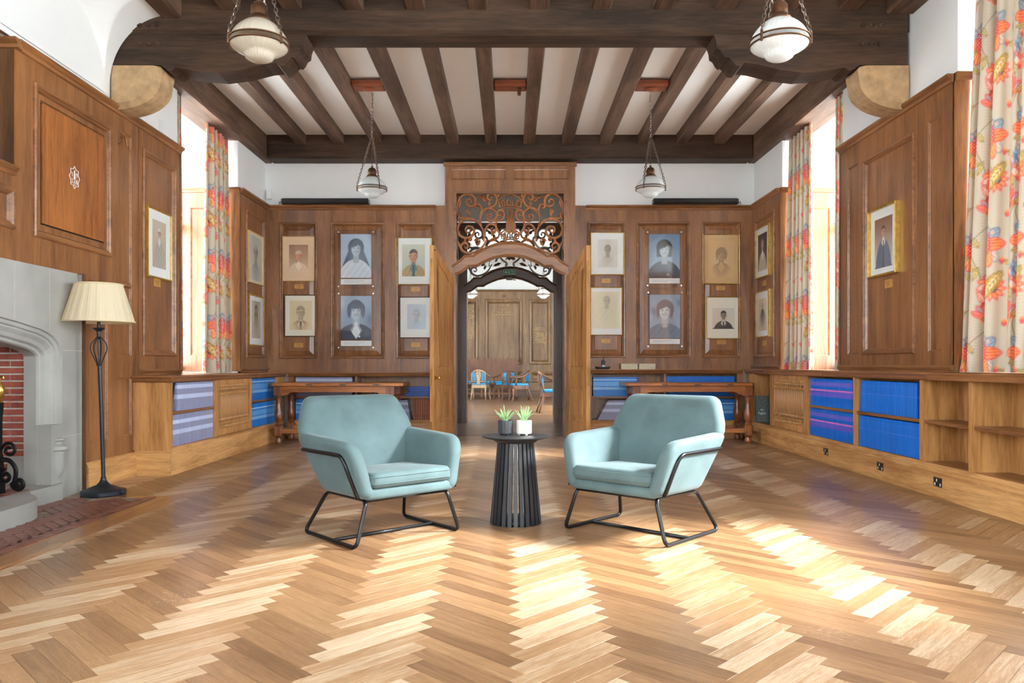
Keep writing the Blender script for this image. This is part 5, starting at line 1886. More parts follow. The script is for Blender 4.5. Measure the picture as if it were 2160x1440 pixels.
def pendant(label, x, y, zband, ztop, cream=False, tilt=0.0, group='hanging glass pendant lamps', rot=.4):
    t = thing('pendant_lamp', label, 'pendant lamp', (x, y, zband), 0, group)
    n = 120
    rib = lambda i, k: 1 + (.016 if (i // 2) % 2 else 0)
    R = .158
    up = [(R, .012), (R * .97, .026), (R * .91, .046), (R * .82, .068), (R * .70, .090), (R * .57, .108), (R * .44, .122), (R * .36, .128)]
    g = M['opal_cream'] if cream else M['opal']
    MB().lathe((x, y, zband), up, n, rib, cap=False).build('upper_glass', g, t, True)
    lo = [(R, -.012), (R * .95, -.023), (R * .82, -.038), (R * .66, -.050), (R * .55, -.058), (R * .51, -.068), (R * .46, -.082), (R * .34, -.093), (R * .18, -.099), (.001, -.101)]
    MB().lathe((x, y, zband), lo, n, rib, cap=False).build('lower_glass', g, t, True)
    for z in (.014, -.014):
        m = MB(); m.tube([(x + (R + .004) * math.cos(2 * PI * i / 48), y + (R + .004) * math.sin(2 * PI * i / 48), zband + z) for i in range(48)], .0055, 6, closed=True); m.build('band', M['bronze'], t, True)
    MB().lathe((x, y, zband + .124), [(.060, 0), (.066, .008), (.056, .022), (.046, .034), (.046, .05), (.045, .085), (.03, .105), (.012, .11), (.012, .13)], 24).build('gallery', M['bronze'], t, True)
    ring = zband + .56
    for k in range(3):
        a = rot + k * 2 * PI / 3
        m = MB()
        p0 = (x + (R + .008) * math.cos(a), y + (R + .008) * math.sin(a), zband + .03)
        chain_mesh(m, p0, (x + .012 * math.cos(a), y + .012 * math.sin(a), ring))
        m.build('chain', M['chain'], t, True)
        MB().cbox(p0[0] - .006, p0[0] + .006, p0[1] - .006, p0[1] + .006, zband - .03, zband + .035, .002).build('clip', M['bronze'], t)
    m = MB(); m.tube([(x, y, zband + .26), (x, y, ring)], .004, 6); m.build('flex', M['bronze'], t, True)
    m = MB(); m.lathe((x, y, ring - .012), [(.004, 0), (.02, .006), (.02, .018), (.004, .026)], 12); m.build('ring', M['chain'], t, True)
    if ztop - ring > .06:
        m = MB(); chain_mesh(m, (x, y, ring + .01), (x, y, ztop)); m.build('top_chain', M['chain'], t, True)
    return t


pendant('large near left pendant lamp with cream ribbed glass and bronze bands', -1.411, 4.32, 2.806, ZJ, True, rot=-.5)
pendant('large near right pendant lamp with white ribbed glass and bronze bands', 1.515, 4.32, 2.812, ZJ, False, rot=-2.5)
pendant('small pendant lamp hanging above the left bookcase portraits', -1.527, 8.5, 2.95, ZJ - .014, False, rot=-.9)
pendant('small pendant lamp hanging above the right bookcase portraits', 1.553, 8.5, 2.955, ZJ - .014, False, rot=-2.2)
pendant('glass pendant in the far room at the right of the doorway', .79, 18.2, PZ(621, 18.2), 3.88, False, group='far room pendants')
pendant('glass pendant in the far room cut by the left door jamb', -.92, 18.2, PZ(621, 18.2), 3.88, False, group='far room pendants')

# =================================================================== PAINTED PRINTS (vertex colours on a fine flat grid)
def srgb_lin(a):
    a = np.clip(a, 0, 255) / 255.0
    return np.where(a <= 0.04045, a / 12.92, ((a + 0.055) / 1.055) ** 2.4)


def grid_obj(name, P, C, mat, parent=None, smooth=False):
    """P: (ny,nx,3) world points, C: (ny,nx,3) sRGB colours"""
    ny, nx = P.shape[:2]
    me = bpy.data.meshes.new(name)
    Vt = P.reshape(-1, 3)
    if parent is not None:
        Vt = Vt - np.array(parent.location)
    i = np.arange(ny - 1)[:, None] * nx + np.arange(nx - 1)[None, :]
    Q = np.stack([i, i + 1, i + nx + 1, i + nx], -1).reshape(-1, 4)
    me.vertices.add(len(Vt)); me.vertices.foreach_set('co', Vt.astype(np.float32).ravel())
    me.loops.add(Q.size); me.loops.foreach_set('vertex_index', Q.astype(np.int32).ravel())
    me.polygons.add(len(Q))
    me.polygons.foreach_set('loop_start', np.arange(0, Q.size, 4, dtype=np.int32))
    me.update(calc_edges=True)
    me.validate()
    if smooth: me.polygons.foreach_set('use_smooth', [True] * len(me.polygons))
    at = me.color_attributes.new('paint', 'FLOAT_COLOR', 'POINT')
    L_ = np.ones((len(Vt), 4), np.float32)
    L_[:, :3] = srgb_lin(C.reshape(-1, 3))
    at.data.foreach_set('color', L_.ravel())
    me.materials.append(mat)
    o = bpy.data.objects.new(name, me)
    COL.objects.link(o)
    if parent is not None: o.parent = parent
    return o


def portrait(sp, nx, ny, H):
    X, Y = np.meshgrid(np.linspace(0, 1, nx), np.linspace(0, H, ny))
    A = lambda c: np.array(c, float)[None, None, :]
    g = (Y / H)[..., None]
    bg, bg2 = A(sp['bg']), A(sp.get('bg2', sp['bg']))
    img = bg * (1 - g) + bg2 * g
    pr = np.random.RandomState(sp.get('seed', 1))
    if sp.get('blur'):
        for _ in range(10):
            cx_, cy_, r_ = pr.uniform(0, 1), pr.uniform(0, H), pr.uniform(.08, .25)
            m = np.exp(-(((X - cx_) / (r_ * .6)) ** 2 + ((Y - cy_) / r_) ** 2))[..., None]
            img = img * (1 - .35 * m) + A(pr.choice([60, 120, 225]) * np.array([.92, .98, 1.06])) * .35 * m
    cov = np.zeros_like(X)

    def put(mask, col, a=1.0, shade=None):
        nonlocal img, cov
        m = (np.clip(mask, 0, 1) * a)
        c = A(col) if not isinstance(col, np.ndarray) else col
        if shade is not None: c = c * shade[..., None]
        img = img * (1 - m[..., None]) + c * m[..., None]
        cov = np.maximum(cov, m)

    k = 260.0
    sm = lambda d: 1 / (1 + np.exp(-np.clip(d * k, -40, 40)))
    el = lambda cx, cy, rx, ry: sm((1 - np.sqrt(((X - cx) / rx) ** 2 + ((Y - cy) / ry) ** 2)) * min(rx, ry))
    cx, s = sp.get('cx', .5), sp.get('s', 1.0)
    fy = sp.get('fy', .40) * H
    fw, fh = .165 * s, .225 * s
    tx = sp.get('turn', 0.0)
    hair = sp['hair']
    st = sp['style']
    ha = .55 if sp.get('sketch') else 1.0
    fa = .6 if sp.get('sketch') else 1.0
    tex = 1 + .10 * np.sin(X * 95 + 6 * np.sin(Y * 9)) * np.cos(Y * 21 + X * 17)
    # hair behind
    if st == 'long':
        put(np.maximum(el(cx, fy - .02, fw * 1.55, fh * 1.3), sm(np.minimum(fw * (1.25 + 1.3 * np.clip((Y - fy) / .55, 0, 1)) - np.abs(X - cx), np.minimum(Y - fy + .02, fy + .62 * s - Y))) ), hair, 1, tex)
    if st == 'bob':
        put(np.maximum(el(cx, fy - .03, fw * 1.5, fh * 1.25), sm(np.minimum(fw * 1.45 - np.abs(X - cx), np.minimum(Y - fy, fy + fh * 1.02 - Y)))), hair, 1, tex)
    if st == 'curly':
        put(el(cx + .02, fy - .04, fw * 1.4, fh * 1.16), hair, ha, tex)
    # shoulders
    sh_y = fy + fh * 1.55
    put(np.maximum(el(cx - .0, H + .12, .56 * max(s, .8), H + .12 - sh_y), sm((Y - (H - .04)) * 1.0) * (np.abs(X - cx) < .5)), sp['cloth'], sp.get('cloth_a', 1.0), 1 + .03 * np.sin(X * 30 + Y * 22))
    # neck and shirt
    skin = A(sp['skin'])
    put(sm(np.minimum(fw * .55 - np.abs(X - cx), np.minimum(Y - fy, sh_y + .12 * s - Y))), np.array(sp['skin']) * .86)
    if sp.get('shirt'):
        put(sm(np.minimum((Y - sh_y + .02) * .55 - np.abs(X - cx) * 1.0 + .05, sh_y + .42 * s - Y - np.abs(X - cx) * 1.5) ), sp['shirt'])
        if sp.get('tie'):
            put(sm(np.minimum(.035 * s + (Y - sh_y) * .05 - np.abs(X - cx), Y - sh_y - .04)), sp['tie'])
    if sp.get('lapel'):
        for q in (-1, 1):
            d = np.abs((X - cx) * q - (Y - sh_y) * .42 - .05)
            put(sm(.008 - d) * (Y > sh_y + .03) * (Y < sh_y + .36), np.array(sp['cloth']) * .55)
    # face
    sd = 1.06 - .30 * np.clip((X - cx - tx) / fw * sp.get('light', 1) + .1, -.3, 1) ** 2 - .10 * np.clip((Y - fy) / fh, 0, 1)
    put(np.maximum(el(cx, fy, fw, fh), el(cx + tx, fy + .03 * s, fw * .93, fh * .98)), np.repeat(np.repeat(skin, ny, 0), nx, 1), 1, sd)
    for q in (-1, 1):
        if st in ('short', 'bald'): put(el(cx + q * fw * 1.0, fy + .01, .026 * s, .05 * s), np.array(sp['skin']) * .85)
    # hair on top
    top = el(cx, fy - .055 * s, fw * 1.12, fh * 1.02)
    if st == 'bald':
        for q in (-1, 1): put(el(cx + q * fw * .98, fy - .03 * s, .035 * s, .085 * s), hair, .8, tex)
    else:
        line = fy - fh * (.66 if st == 'short' else .46)
        part = sp.get('part', .3)
        hl = line + np.where((X - cx) * np.sign(part) < 0, .45, .75) * np.abs(X - cx - part * fw) * (1.0 if st != 'short' else .6)
        if st == 'fringe_bob':
            hl = fy - fh * .22 + .02 * np.sin(X * 70)
        put(np.minimum(top if st == 'short' else np.maximum(top, el(cx, fy - .06 * s, fw * 1.3, fh * 1.05)), sm(hl - Y)), hair, ha, tex)
        if st == 'fringe_bob':
            for q in (-1, 1): put(el(cx + q * fw * 1.12, fy + .0, fw * .36, fh * .85), hair, 1, tex)
        if st in ('long', 'bob', 'curly'):
            for q in (-1, 1): put(el(cx + q * fw * 1.14, fy + .02, fw * .26, fh * .95), hair, .9 * ha, tex)
    # features
    dk = np.array(sp['skin']) * .30
    fx = cx + tx
    for q in (-1, 1):
        ex = fx + q * fw * .42
        put(el(ex, fy - .005, .028 * s, .011 * s), dk, .8 * fa)
        put(el(ex, fy - .047 * s, .040 * s, .006 * s), dk, .5 * fa)
        put(el(ex, fy + .028 * s, .036 * s, .007 * s), np.array(sp['skin']) * .72, .5)
        if sp.get('glasses'):
            d = np.abs(np.sqrt(((X - ex) / .055) ** 2 + ((Y - fy) / .042) ** 2) - s) * .045
            put(sm(.004 - d), (60, 60, 64), .6 * fa)
    put(el(fx + fw * .10, fy + fh * .33, .026 * s, .016 * s), np.array(sp['skin']) * .66, .7)
    put(el(fx + fw * .13, fy + fh * .15, .010 * s, .05 * s), np.array(sp['skin']) * .78, .6)
    my = fy + fh * .56
    cur = my - ((X - fx) / .07) ** 2 * (.018 if sp.get('smile') else .003)
    mw = .072 * s if sp.get('smile') else .052 * s
    put(sm(np.minimum((.017 if sp.get('smile') else .009) * s - np.abs(Y - cur), mw - np.abs(X - fx))), np.array(sp['skin']) * .55, fa)
    if sp.get('smile'): put(sm(np.minimum(.008 * s - np.abs(Y - cur + .002), mw * .85 - np.abs(X - fx))), (240, 244, 248), .9)
    if sp.get('beard'): put(np.minimum(el(fx, fy + fh * .72, fw * .8, fh * .5), 1 - el(fx, my, .04, .015)), sp['beard'], .75, tex)
    for (bx, by_, br, bc) in sp.get('spots', ()):
        put(el(bx, by_ * H, br, br), bc)
    if sp.get('sketch'):
        f = sp['sketch']
        vg = np.clip(1.25 - 1.15 * np.sqrt(((X - cx) / .42) ** 2 + ((Y - fy - .1) / (.62 * H)) ** 2), 0, 1)
        hatch = 1 - .04 * (np.sin((X + Y) * 150) > .2)
        img = bg * (1 - (f * vg)[..., None]) + (img * hatch[..., None]) * (f * vg)[..., None]
        ed = np.zeros_like(X)
        gy, gx = np.gradient(img.mean(2))
        ed = np.clip(np.hypot(gx, gy) / 26.0, 0, 1) * vg
        img = img * (1 - .18 * ed[..., None])
    return img


def framed(T, u0, u1, v0, v1, name, label, spec, mount, fmat, fw=.016, pr=(.17, .17, .83, .80), depth=.024, flip=False, res=64, group='framed portraits', dd=0.0):
    t = thing('framed_portrait', label, 'picture', T((u0 + u1) / 2, v0, dd), group=group)
    R = lambda i, d: [T(u0 + i, v0 + i, d + dd), T(u1 - i, v0 + i, d + dd), T(u1 - i, v1 - i, d + dd), T(u0 + i, v1 - i, d + dd)]
    m = MB(); m.loft([R(0, 0), R(0, depth), R(fw * .5, depth + .003), R(fw, depth - .003), R(fw, .010)], True, True); m.build('frame', fmat, t, recalc=False)
    m = MB(); m.poly(*R(fw * .9, .0105)); m.build('mount', mount, t, recalc=False)
    W, Hh = u1 - u0, v1 - v0
    a, b = (u0 + W * pr[0], u0 + W * pr[2]) if not flip else (u1 - W * pr[0], u1 - W * pr[2])
    c, d = v1 - Hh * pr[1], v1 - Hh * pr[3]
    nx = res; ny = int(res * abs((c - d) / (b - a)))
    img = portrait(spec, nx, ny, abs((c - d) / (b - a)))
    U, Vv = np.meshgrid(np.linspace(a, b, nx), np.linspace(c, d, ny))
    P = np.array([[T(U[i, j], Vv[i, j], .0118 + dd) for j in range(nx)] for i in range(ny)])
    grid_obj('print', P, img, M['print'], t)
    m = MB(); m.poly(*R(fw, .0165)); m.build('glazing', M['glass'], t, recalc=False)
    return t


def plaque(T, u, v, label, w=.115, h=.062, dd=0.0):
    t = thing('name_plaque', label, 'plaque', T(u, v, dd), group='small brass name plaques')
    c = .006
    ol = [(u - w / 2 + c, v - h / 2), (u + w / 2 - c, v - h / 2), (u + w / 2, v - h / 2 + c), (u + w / 2, v + h / 2 - c), (u + w / 2 - c, v + h / 2), (u - w / 2 + c, v + h / 2), (u - w / 2, v + h / 2 - c), (u - w / 2, v - h / 2 + c)]
    m = MB(); m.prism(ol, T, -.004 + dd, .006 + dd); m.build('plate', M['plaque'], t)
    for k, q in enumerate((.35, .28, .2)):
        MB().fbox(T, u - w * q, u + w * q, v + .016 - k * .016, v + .020 - k * .016, .0055 + dd, .0066 + dd).build('engraved_line', M['plaque_ink'], t)


W_ = (238, 236, 230)
SK = dict(bg=(226, 218, 198), bg2=(222, 212, 190), skin=(222, 196, 168), hair=(120, 110, 100), cloth=(196, 184, 164), style='short', sketch=.9)
def S(**k):
    d = dict(SK); d.update(k); return d


bx = lambda x0, x1, y0, y1: (PX(x0, YB), PX(x1, YB), PZ(y1, YB), PZ(y0, YB))
# back wall, left of the doors
framed(TB, *bx(597, 663.6, 498.6, 593), 'a', 'beige mounted red chalk portrait, upper left beside the corner on the end wall',
       S(bg=(150, 112, 88), bg2=(214, 184, 152), skin=(214, 150, 116), hair=(206, 190, 172), cloth=(226, 198, 168), seed=3, sketch=0, shirt=(240, 225, 205)), M['mat_beige'], M['pale_frame'], .010, (.20, .19, .80, .80))
framed(TB, *bx(600.5, 669, 622, 709.7), 'b', 'charcoal portrait of a man with red lapels below the beige mounted portrait',
       S(bg=(224, 208, 170), hair=(96, 90, 86), skin=(206, 184, 152), cloth=(168, 110, 90), glasses=1, shirt=(220, 206, 176), tie=(60, 56, 56), s=1.05), M['mat_cream'], M['bronze'], .010, (.16, .14, .84, .84))
framed(TB, *bx(834.4, 912, 500.5, 601), 'e', 'painted portrait of a man in beige jacket and blue waistcoat, upper, beside the left door',
       S(bg=(206, 206, 186), bg2=(176, 190, 186), skin=(200, 142, 110), hair=(84, 70, 60), cloth=(176, 148, 98), shirt=(82, 128, 140), tie=(44, 78, 92), lapel=1, sketch=0, turn=-.02, s=1.05, fy=.36), M['mat_white'], M['gilt'], .012, (.18, .15, .80, .82))
framed(TB, *bx(843, 912, 626, 713), 'f', 'pale blue pencil portrait in white mount, lower, beside the left door',
       S(bg=(196, 210, 222), skin=(200, 212, 222), hair=(140, 154, 168), cloth=(188, 202, 216), s=1.0), M['mat_white'], M['bronze'], .010, (.24, .18, .80, .78))
# back wall, right of the doors
framed(TB, *bx(1245, 1316.7, 489.5, 580), 'g', 'dark pencil portrait of a man with glasses, upper, beside the right door',
       S(bg=(222, 218, 208), skin=(176, 168, 156), hair=(96, 92, 88), cloth=(196, 190, 180), glasses=1, s=.85, fy=.36), M['mat_white'], M['gilt'], .012, (.22, .17, .80, .82))
framed(TB, *bx(1245, 1312.5, 605.5, 707), 'h', 'faint seated figure drawing with folded hands, lower, beside the right door',
       S(bg=(226, 216, 182), skin=(210, 196, 164), hair=(140, 130, 112), cloth=(220, 210, 178), s=.62, fy=.24, sketch=.75, glasses=1), M['mat_white'], M['gilt'], .010, (.10, .10, .93, .86))
framed(TB, *bx(1482, 1560, 494, 599.5), 'k', 'tan mounted pencil portrait of a man with wild hair, upper, by the right corner',
       S(bg=(216, 176, 124), skin=(200, 164, 124), hair=(120, 100, 80), cloth=(150, 124, 96), style='curly', s=.95, fy=.38, shirt=(206, 170, 124)), M['mat_tan'], M['gilt'], .012, (.16, .13, .84, .86))
framed(TB, *bx(1489.5, 1561.7, 625.6, 715), 'l', 'small drawing of a man in dark suit and tie, lower, by the right corner',
       S(bg=(216, 208, 198), skin=(150, 136, 124), hair=(40, 38, 38), cloth=(66, 64, 66), shirt=(214, 208, 200), tie=(60, 58, 60), s=.72, fy=.34, sketch=0), M['mat_cream'], M['gilt'], .012, (.18, .27, .82, .76))
# left wall
framed(TL, 7.19, 7.70, 1.832, 2.502, 'm', 'watercolour of an elderly man in grey coat on the left wall beside the fireplace panelling',
       S(bg=(206, 192, 172), bg2=(190, 178, 160), skin=(222, 172, 142), hair=(222, 216, 206), cloth=(184, 174, 158), glasses=1, s=.62, fy=.26, sketch=0, style='short', shirt=(226, 220, 210)), M['mat_white'], M['gilt'], .018, (.22, .16, .78, .84), dd=-.012)
framed(TL, 9.98, 10.56, 2.085, 2.76, 'n', 'pencil portrait of a bald man, upper frame in the left far corner',
       S(bg=(206, 204, 194), skin=(178, 172, 160), hair=(110, 106, 100), cloth=(150, 146, 138), glasses=1, style='bald', s=.85, fy=.36), M['mat_cream'], M['pale_frame'], .018, (.08, .06, .92, .94), dd=-.012)
framed(TL, 9.98, 10.60, 1.25, 1.94, 'o', 'ink wash portrait of a long haired figure, lower frame in the left far corner',
       S(bg=(196, 182, 166), skin=(214, 190, 170), hair=(70, 56, 48), cloth=(150, 140, 132), style='long', s=.62, fy=.24, sketch=.95), M['mat_white'], M['gilt'], .024, (.22, .12, .76, .84), dd=-.012)
# right wall
framed(TR, 6.725, 7.257, 1.815, 2.447, 'p', 'watercolour of a man in blue suit in gilt frame on the near right panel',
       S(bg=(140, 96, 72), bg2=(226, 222, 214), skin=(206, 156, 130), hair=(96, 60, 44), cloth=(110, 118, 136), shirt=(226, 224, 222), tie=(80, 78, 88), s=.60, fy=.28, sketch=0), M['mat_white'], M['gilt'], .018, (.18, .16, .80, .88), depth=.04, flip=True, dd=-.012)
framed(TR, 10.08, 10.62, 2.18, 2.87, 'q', 'dark photograph of a man in pale suit, upper frame in the right far corner',
       S(bg=(70, 60, 54), bg2=(130, 116, 100), skin=(206, 168, 136), hair=(150, 138, 126), cloth=(206, 192, 168), shirt=(236, 232, 224), s=.75, fy=.30, sketch=0), M['mat_white'], M['gilt'], .016, (.16, .14, .84, .86), flip=True, dd=-.012)
framed(TR, 10.08, 10.62, 1.375, 2.005, 'r', 'standing figure in dark gown on cream paper, lower frame in the right far corner',
       S(bg=(222, 204, 172), skin=(212, 178, 146), hair=(200, 190, 176), cloth=(70, 66, 70), s=.40, fy=.22, sketch=.95), M['mat_white'], M['gilt'], .016, (.22, .17, .80, .86), flip=True, dd=-.012)


# photographs pinned between clear sheets
def pinned(label, gx, gy, ph, cap, pins, spec):
    u0, u1, v0, v1 = bx(gx[0], gx[1], gy[0], gy[1])
    t = thing('pinned_photograph', label, 'photograph', TB((u0 + u1) / 2, v0, 0), group='photographs held by steel pins')
    m = MB(); m.fbox(TB, u0, u1, v0, v1, .052, .056); m.build('clear_sheet', M['glass'], t)
    a, b, c, d = bx(*ph)
    nx = 72; ny = int(72 * (d - c) / (b - a))
    img = portrait(spec, nx, ny, (d - c) / (b - a))
    U, Vv = np.meshgrid(np.linspace(a, b, nx), np.linspace(d, c, ny))
    P = np.stack([U, np.full_like(U, YB - .0505), Vv], -1)
    grid_obj('print', P, img, M['print'], t)
    MB().fbox(TB, a, b, c, d, .047, .0500).build('print_back', M['mat_white'], t)
    a, b, c, d = bx(*cap)
    MB().fbox(TB, a, b, c, d, .047, .0505).build('caption_card', M['white_card'], t)
    for k, q in enumerate((.75, .6)):
        MB().fbox(TB, a + (b - a) * .1, a + (b - a) * q, c + (d - c) * (.62 - k * .28), c + (d - c) * (.70 - k * .28), .0504, .0508).build('caption_line', M['caption_ink'], t)
    for (px_, py_) in pins:
        x, z = PX(px_, YB), PZ(py_, YB)
        ring = lambda r, dd: [(x + r * math.cos(2 * PI * k / 14), YB - dd, z + r * math.sin(2 * PI * k / 14)) for k in range(14)]
        m = MB(); m.loft([ring(.011, -.004), ring(.011, .06), ring(.014, .06), ring(.014, .066), ring(.011, .069)], True, True, True); m.build('steel_pin', M['steel_pin'], t, True)


PH = dict(bg=(188, 206, 226), bg2=(168, 190, 214), skin=(206, 222, 238), hair=(84, 98, 120), cloth=(222, 232, 244), style='long', smile=1)
def Q(**k):
    d = dict(PH); d.update(k); return d


L4 = lambda x0, x1, y0, y1: [(x0, y0), (x1, y0), (x0, y1), (x1, y1)]
pinned('photograph of a smiling long haired woman in white top, upper left of the doors', (711, 796, ), (487, 609), (720.5, 784.4, 495, 586.7), (720.5, 785, 589, 600.5), L4(716, 788.5, 491, 604.5), Q(s=1.02, fy=.32, part=.4))
pinned('photograph of a smiling woman in dark jacket with leaf brooch, lower left of the doors', (711, 796), (613, 738), (720.5, 785, 624.5, 716), (720.5, 785, 718.6, 729.7), L4(716.5, 789, 620, 733),
       Q(style='fringe_bob', cloth=(48, 62, 88), shirt=(226, 234, 244), bg=(176, 198, 224), bg2=(120, 146, 178), hair=(92, 106, 128), s=1.2, fy=.34, blur=1, lapel=1, seed=4, spots=((.60, .93, .035, (240, 245, 250)),)))
pinned('photograph of a smiling dark haired woman in dark top, upper right of the doors', (1359, 1441), (487, 607), (1368, 1432, 495, 586), (1368, 1432, 587.5, 598.6), L4(1364.5, 1435, 491, 603),
       Q(style='bob', hair=(52, 54, 66), cloth=(74, 80, 94), bg=(120, 148, 182), bg2=(188, 208, 228), s=1.05, fy=.35, part=.5, spots=((.62, .93, .04, (214, 222, 232)), (.62, .93, .026, (80, 86, 98)))))
pinned('photograph of a smiling curly haired woman in denim shirt, lower right of the doors', (1359, 1441), (613, 738), (1369, 1432.5, 622, 713), (1369, 1432.5, 714.7, 725.5), L4(1365.5, 1436, 617.5, 730.5),
       Q(style='curly', hair=(112, 104, 118), skin=(224, 234, 244), cloth=(120, 136, 158), bg=(150, 172, 198), bg2=(170, 188, 210), s=1.2, fy=.36, blur=1, seed=9, lapel=1))

for k, (x, y, l) in enumerate(((630.5, 604, 'under the beige mounted portrait'), (630, 727.6, 'under the charcoal portrait of red lapels'), (876.6, 609.5, 'under the painted man in beige jacket'), (876.5, 727, 'under the pale blue pencil portrait'),
                               (1279, 591.7, 'under the dark pencil portrait by the right door'), (1278, 719, 'under the faint seated figure drawing'), (1520.6, 607, 'under the tan mounted portrait'), (1522, 721, 'under the small drawing of a suited man'))):
    plaque(TB, PX(x, YB), PZ(y, YB), 'small brass name plaque ' + l, .125, .062, dd=-.009)
plaque(TL, 7.42, 1.795, 'small brass name plaque under the watercolour on the left wall', .13, .075, dd=-.012)
plaque(TR, 6.92, 1.735, 'small brass name plaque under the watercolour on the near right panel', .13, .075, dd=-.012)
plaque(TR, 10.3, 2.10, 'small brass name plaque under the upper right corner frame', .13, .07, dd=-.012)
plaque(TR, 10.3, 1.295, 'small brass name plaque under the lower right corner frame', .13, .07, dd=-.012)

# retracted projection screens on the cap, movement sensor
for s, x0, x1, l in ((-1, 593, 776, 'left'), (1, 1379, 1558, 'right')):
    a, b = PX(x0, 10.6), PX(x1, 10.6)
    t = thing('screen_case', 'long black screen casing lying on the panelling cap, %s of the doors' % l, 'screen case', ((a + b) / 2, 10.65, ZCAP), group='black screen casings')
    MB().cbox(a, b, 10.62, 10.74, ZCAP + .003, ZCAP + .075, .008).build('casing', M['black_case'], t)
    e = a - .006 if s < 0 else b
    MB().cbox(*((a - .012, a, 10.63, 10.73, ZCAP + .003, ZCAP + .07) if s < 0 else (b, b + .012, 10.63, 10.73, ZCAP + .003, ZCAP + .07)), .004).build('end_cap', M['lead'], t)
    m = MB(); q = a if s < 0 else b
    m.tube([(q, 10.68, ZCAP + .035), (q + s * .05, 10.69, ZCAP + .04), (q + s * .06, 10.70, ZCAP + .01)], .004, 6); m.build('cable', M['rubber'], t, True)
t = thing('motion_sensor', 'white plastic motion sensor high in the left far corner', 'sensor', (-3.38, 10.7, 3.34))
m = MB(); pillow(m, round_poly([(-3.40, 3.31), (-3.32, 3.31), (-3.32, 3.44), (-3.40, 3.44)], .02, 4), lambda a, b, d: (a, 10.73 - d, b), 0, .05, .015); m.build('sensor_case', M['white_plastic'], t, 'all')
m = MB(); m.tube([(-3.36, 10.70, 3.31), (-3.355, 10.69, 3.275), (-3.36, 10.70, ZCAP)], .003, 5); m.build('cable', M['white_plastic'], t, True)
t = thing('wall_socket', 'small white socket plate above the panelling beside the left window', 'socket', (-3.42, 7.55, 3.3))
MB().cbox(-3.432, -3.42, 7.5, 7.585, 3.28, 3.40, .003).build('plate', M['white_plastic'], t)

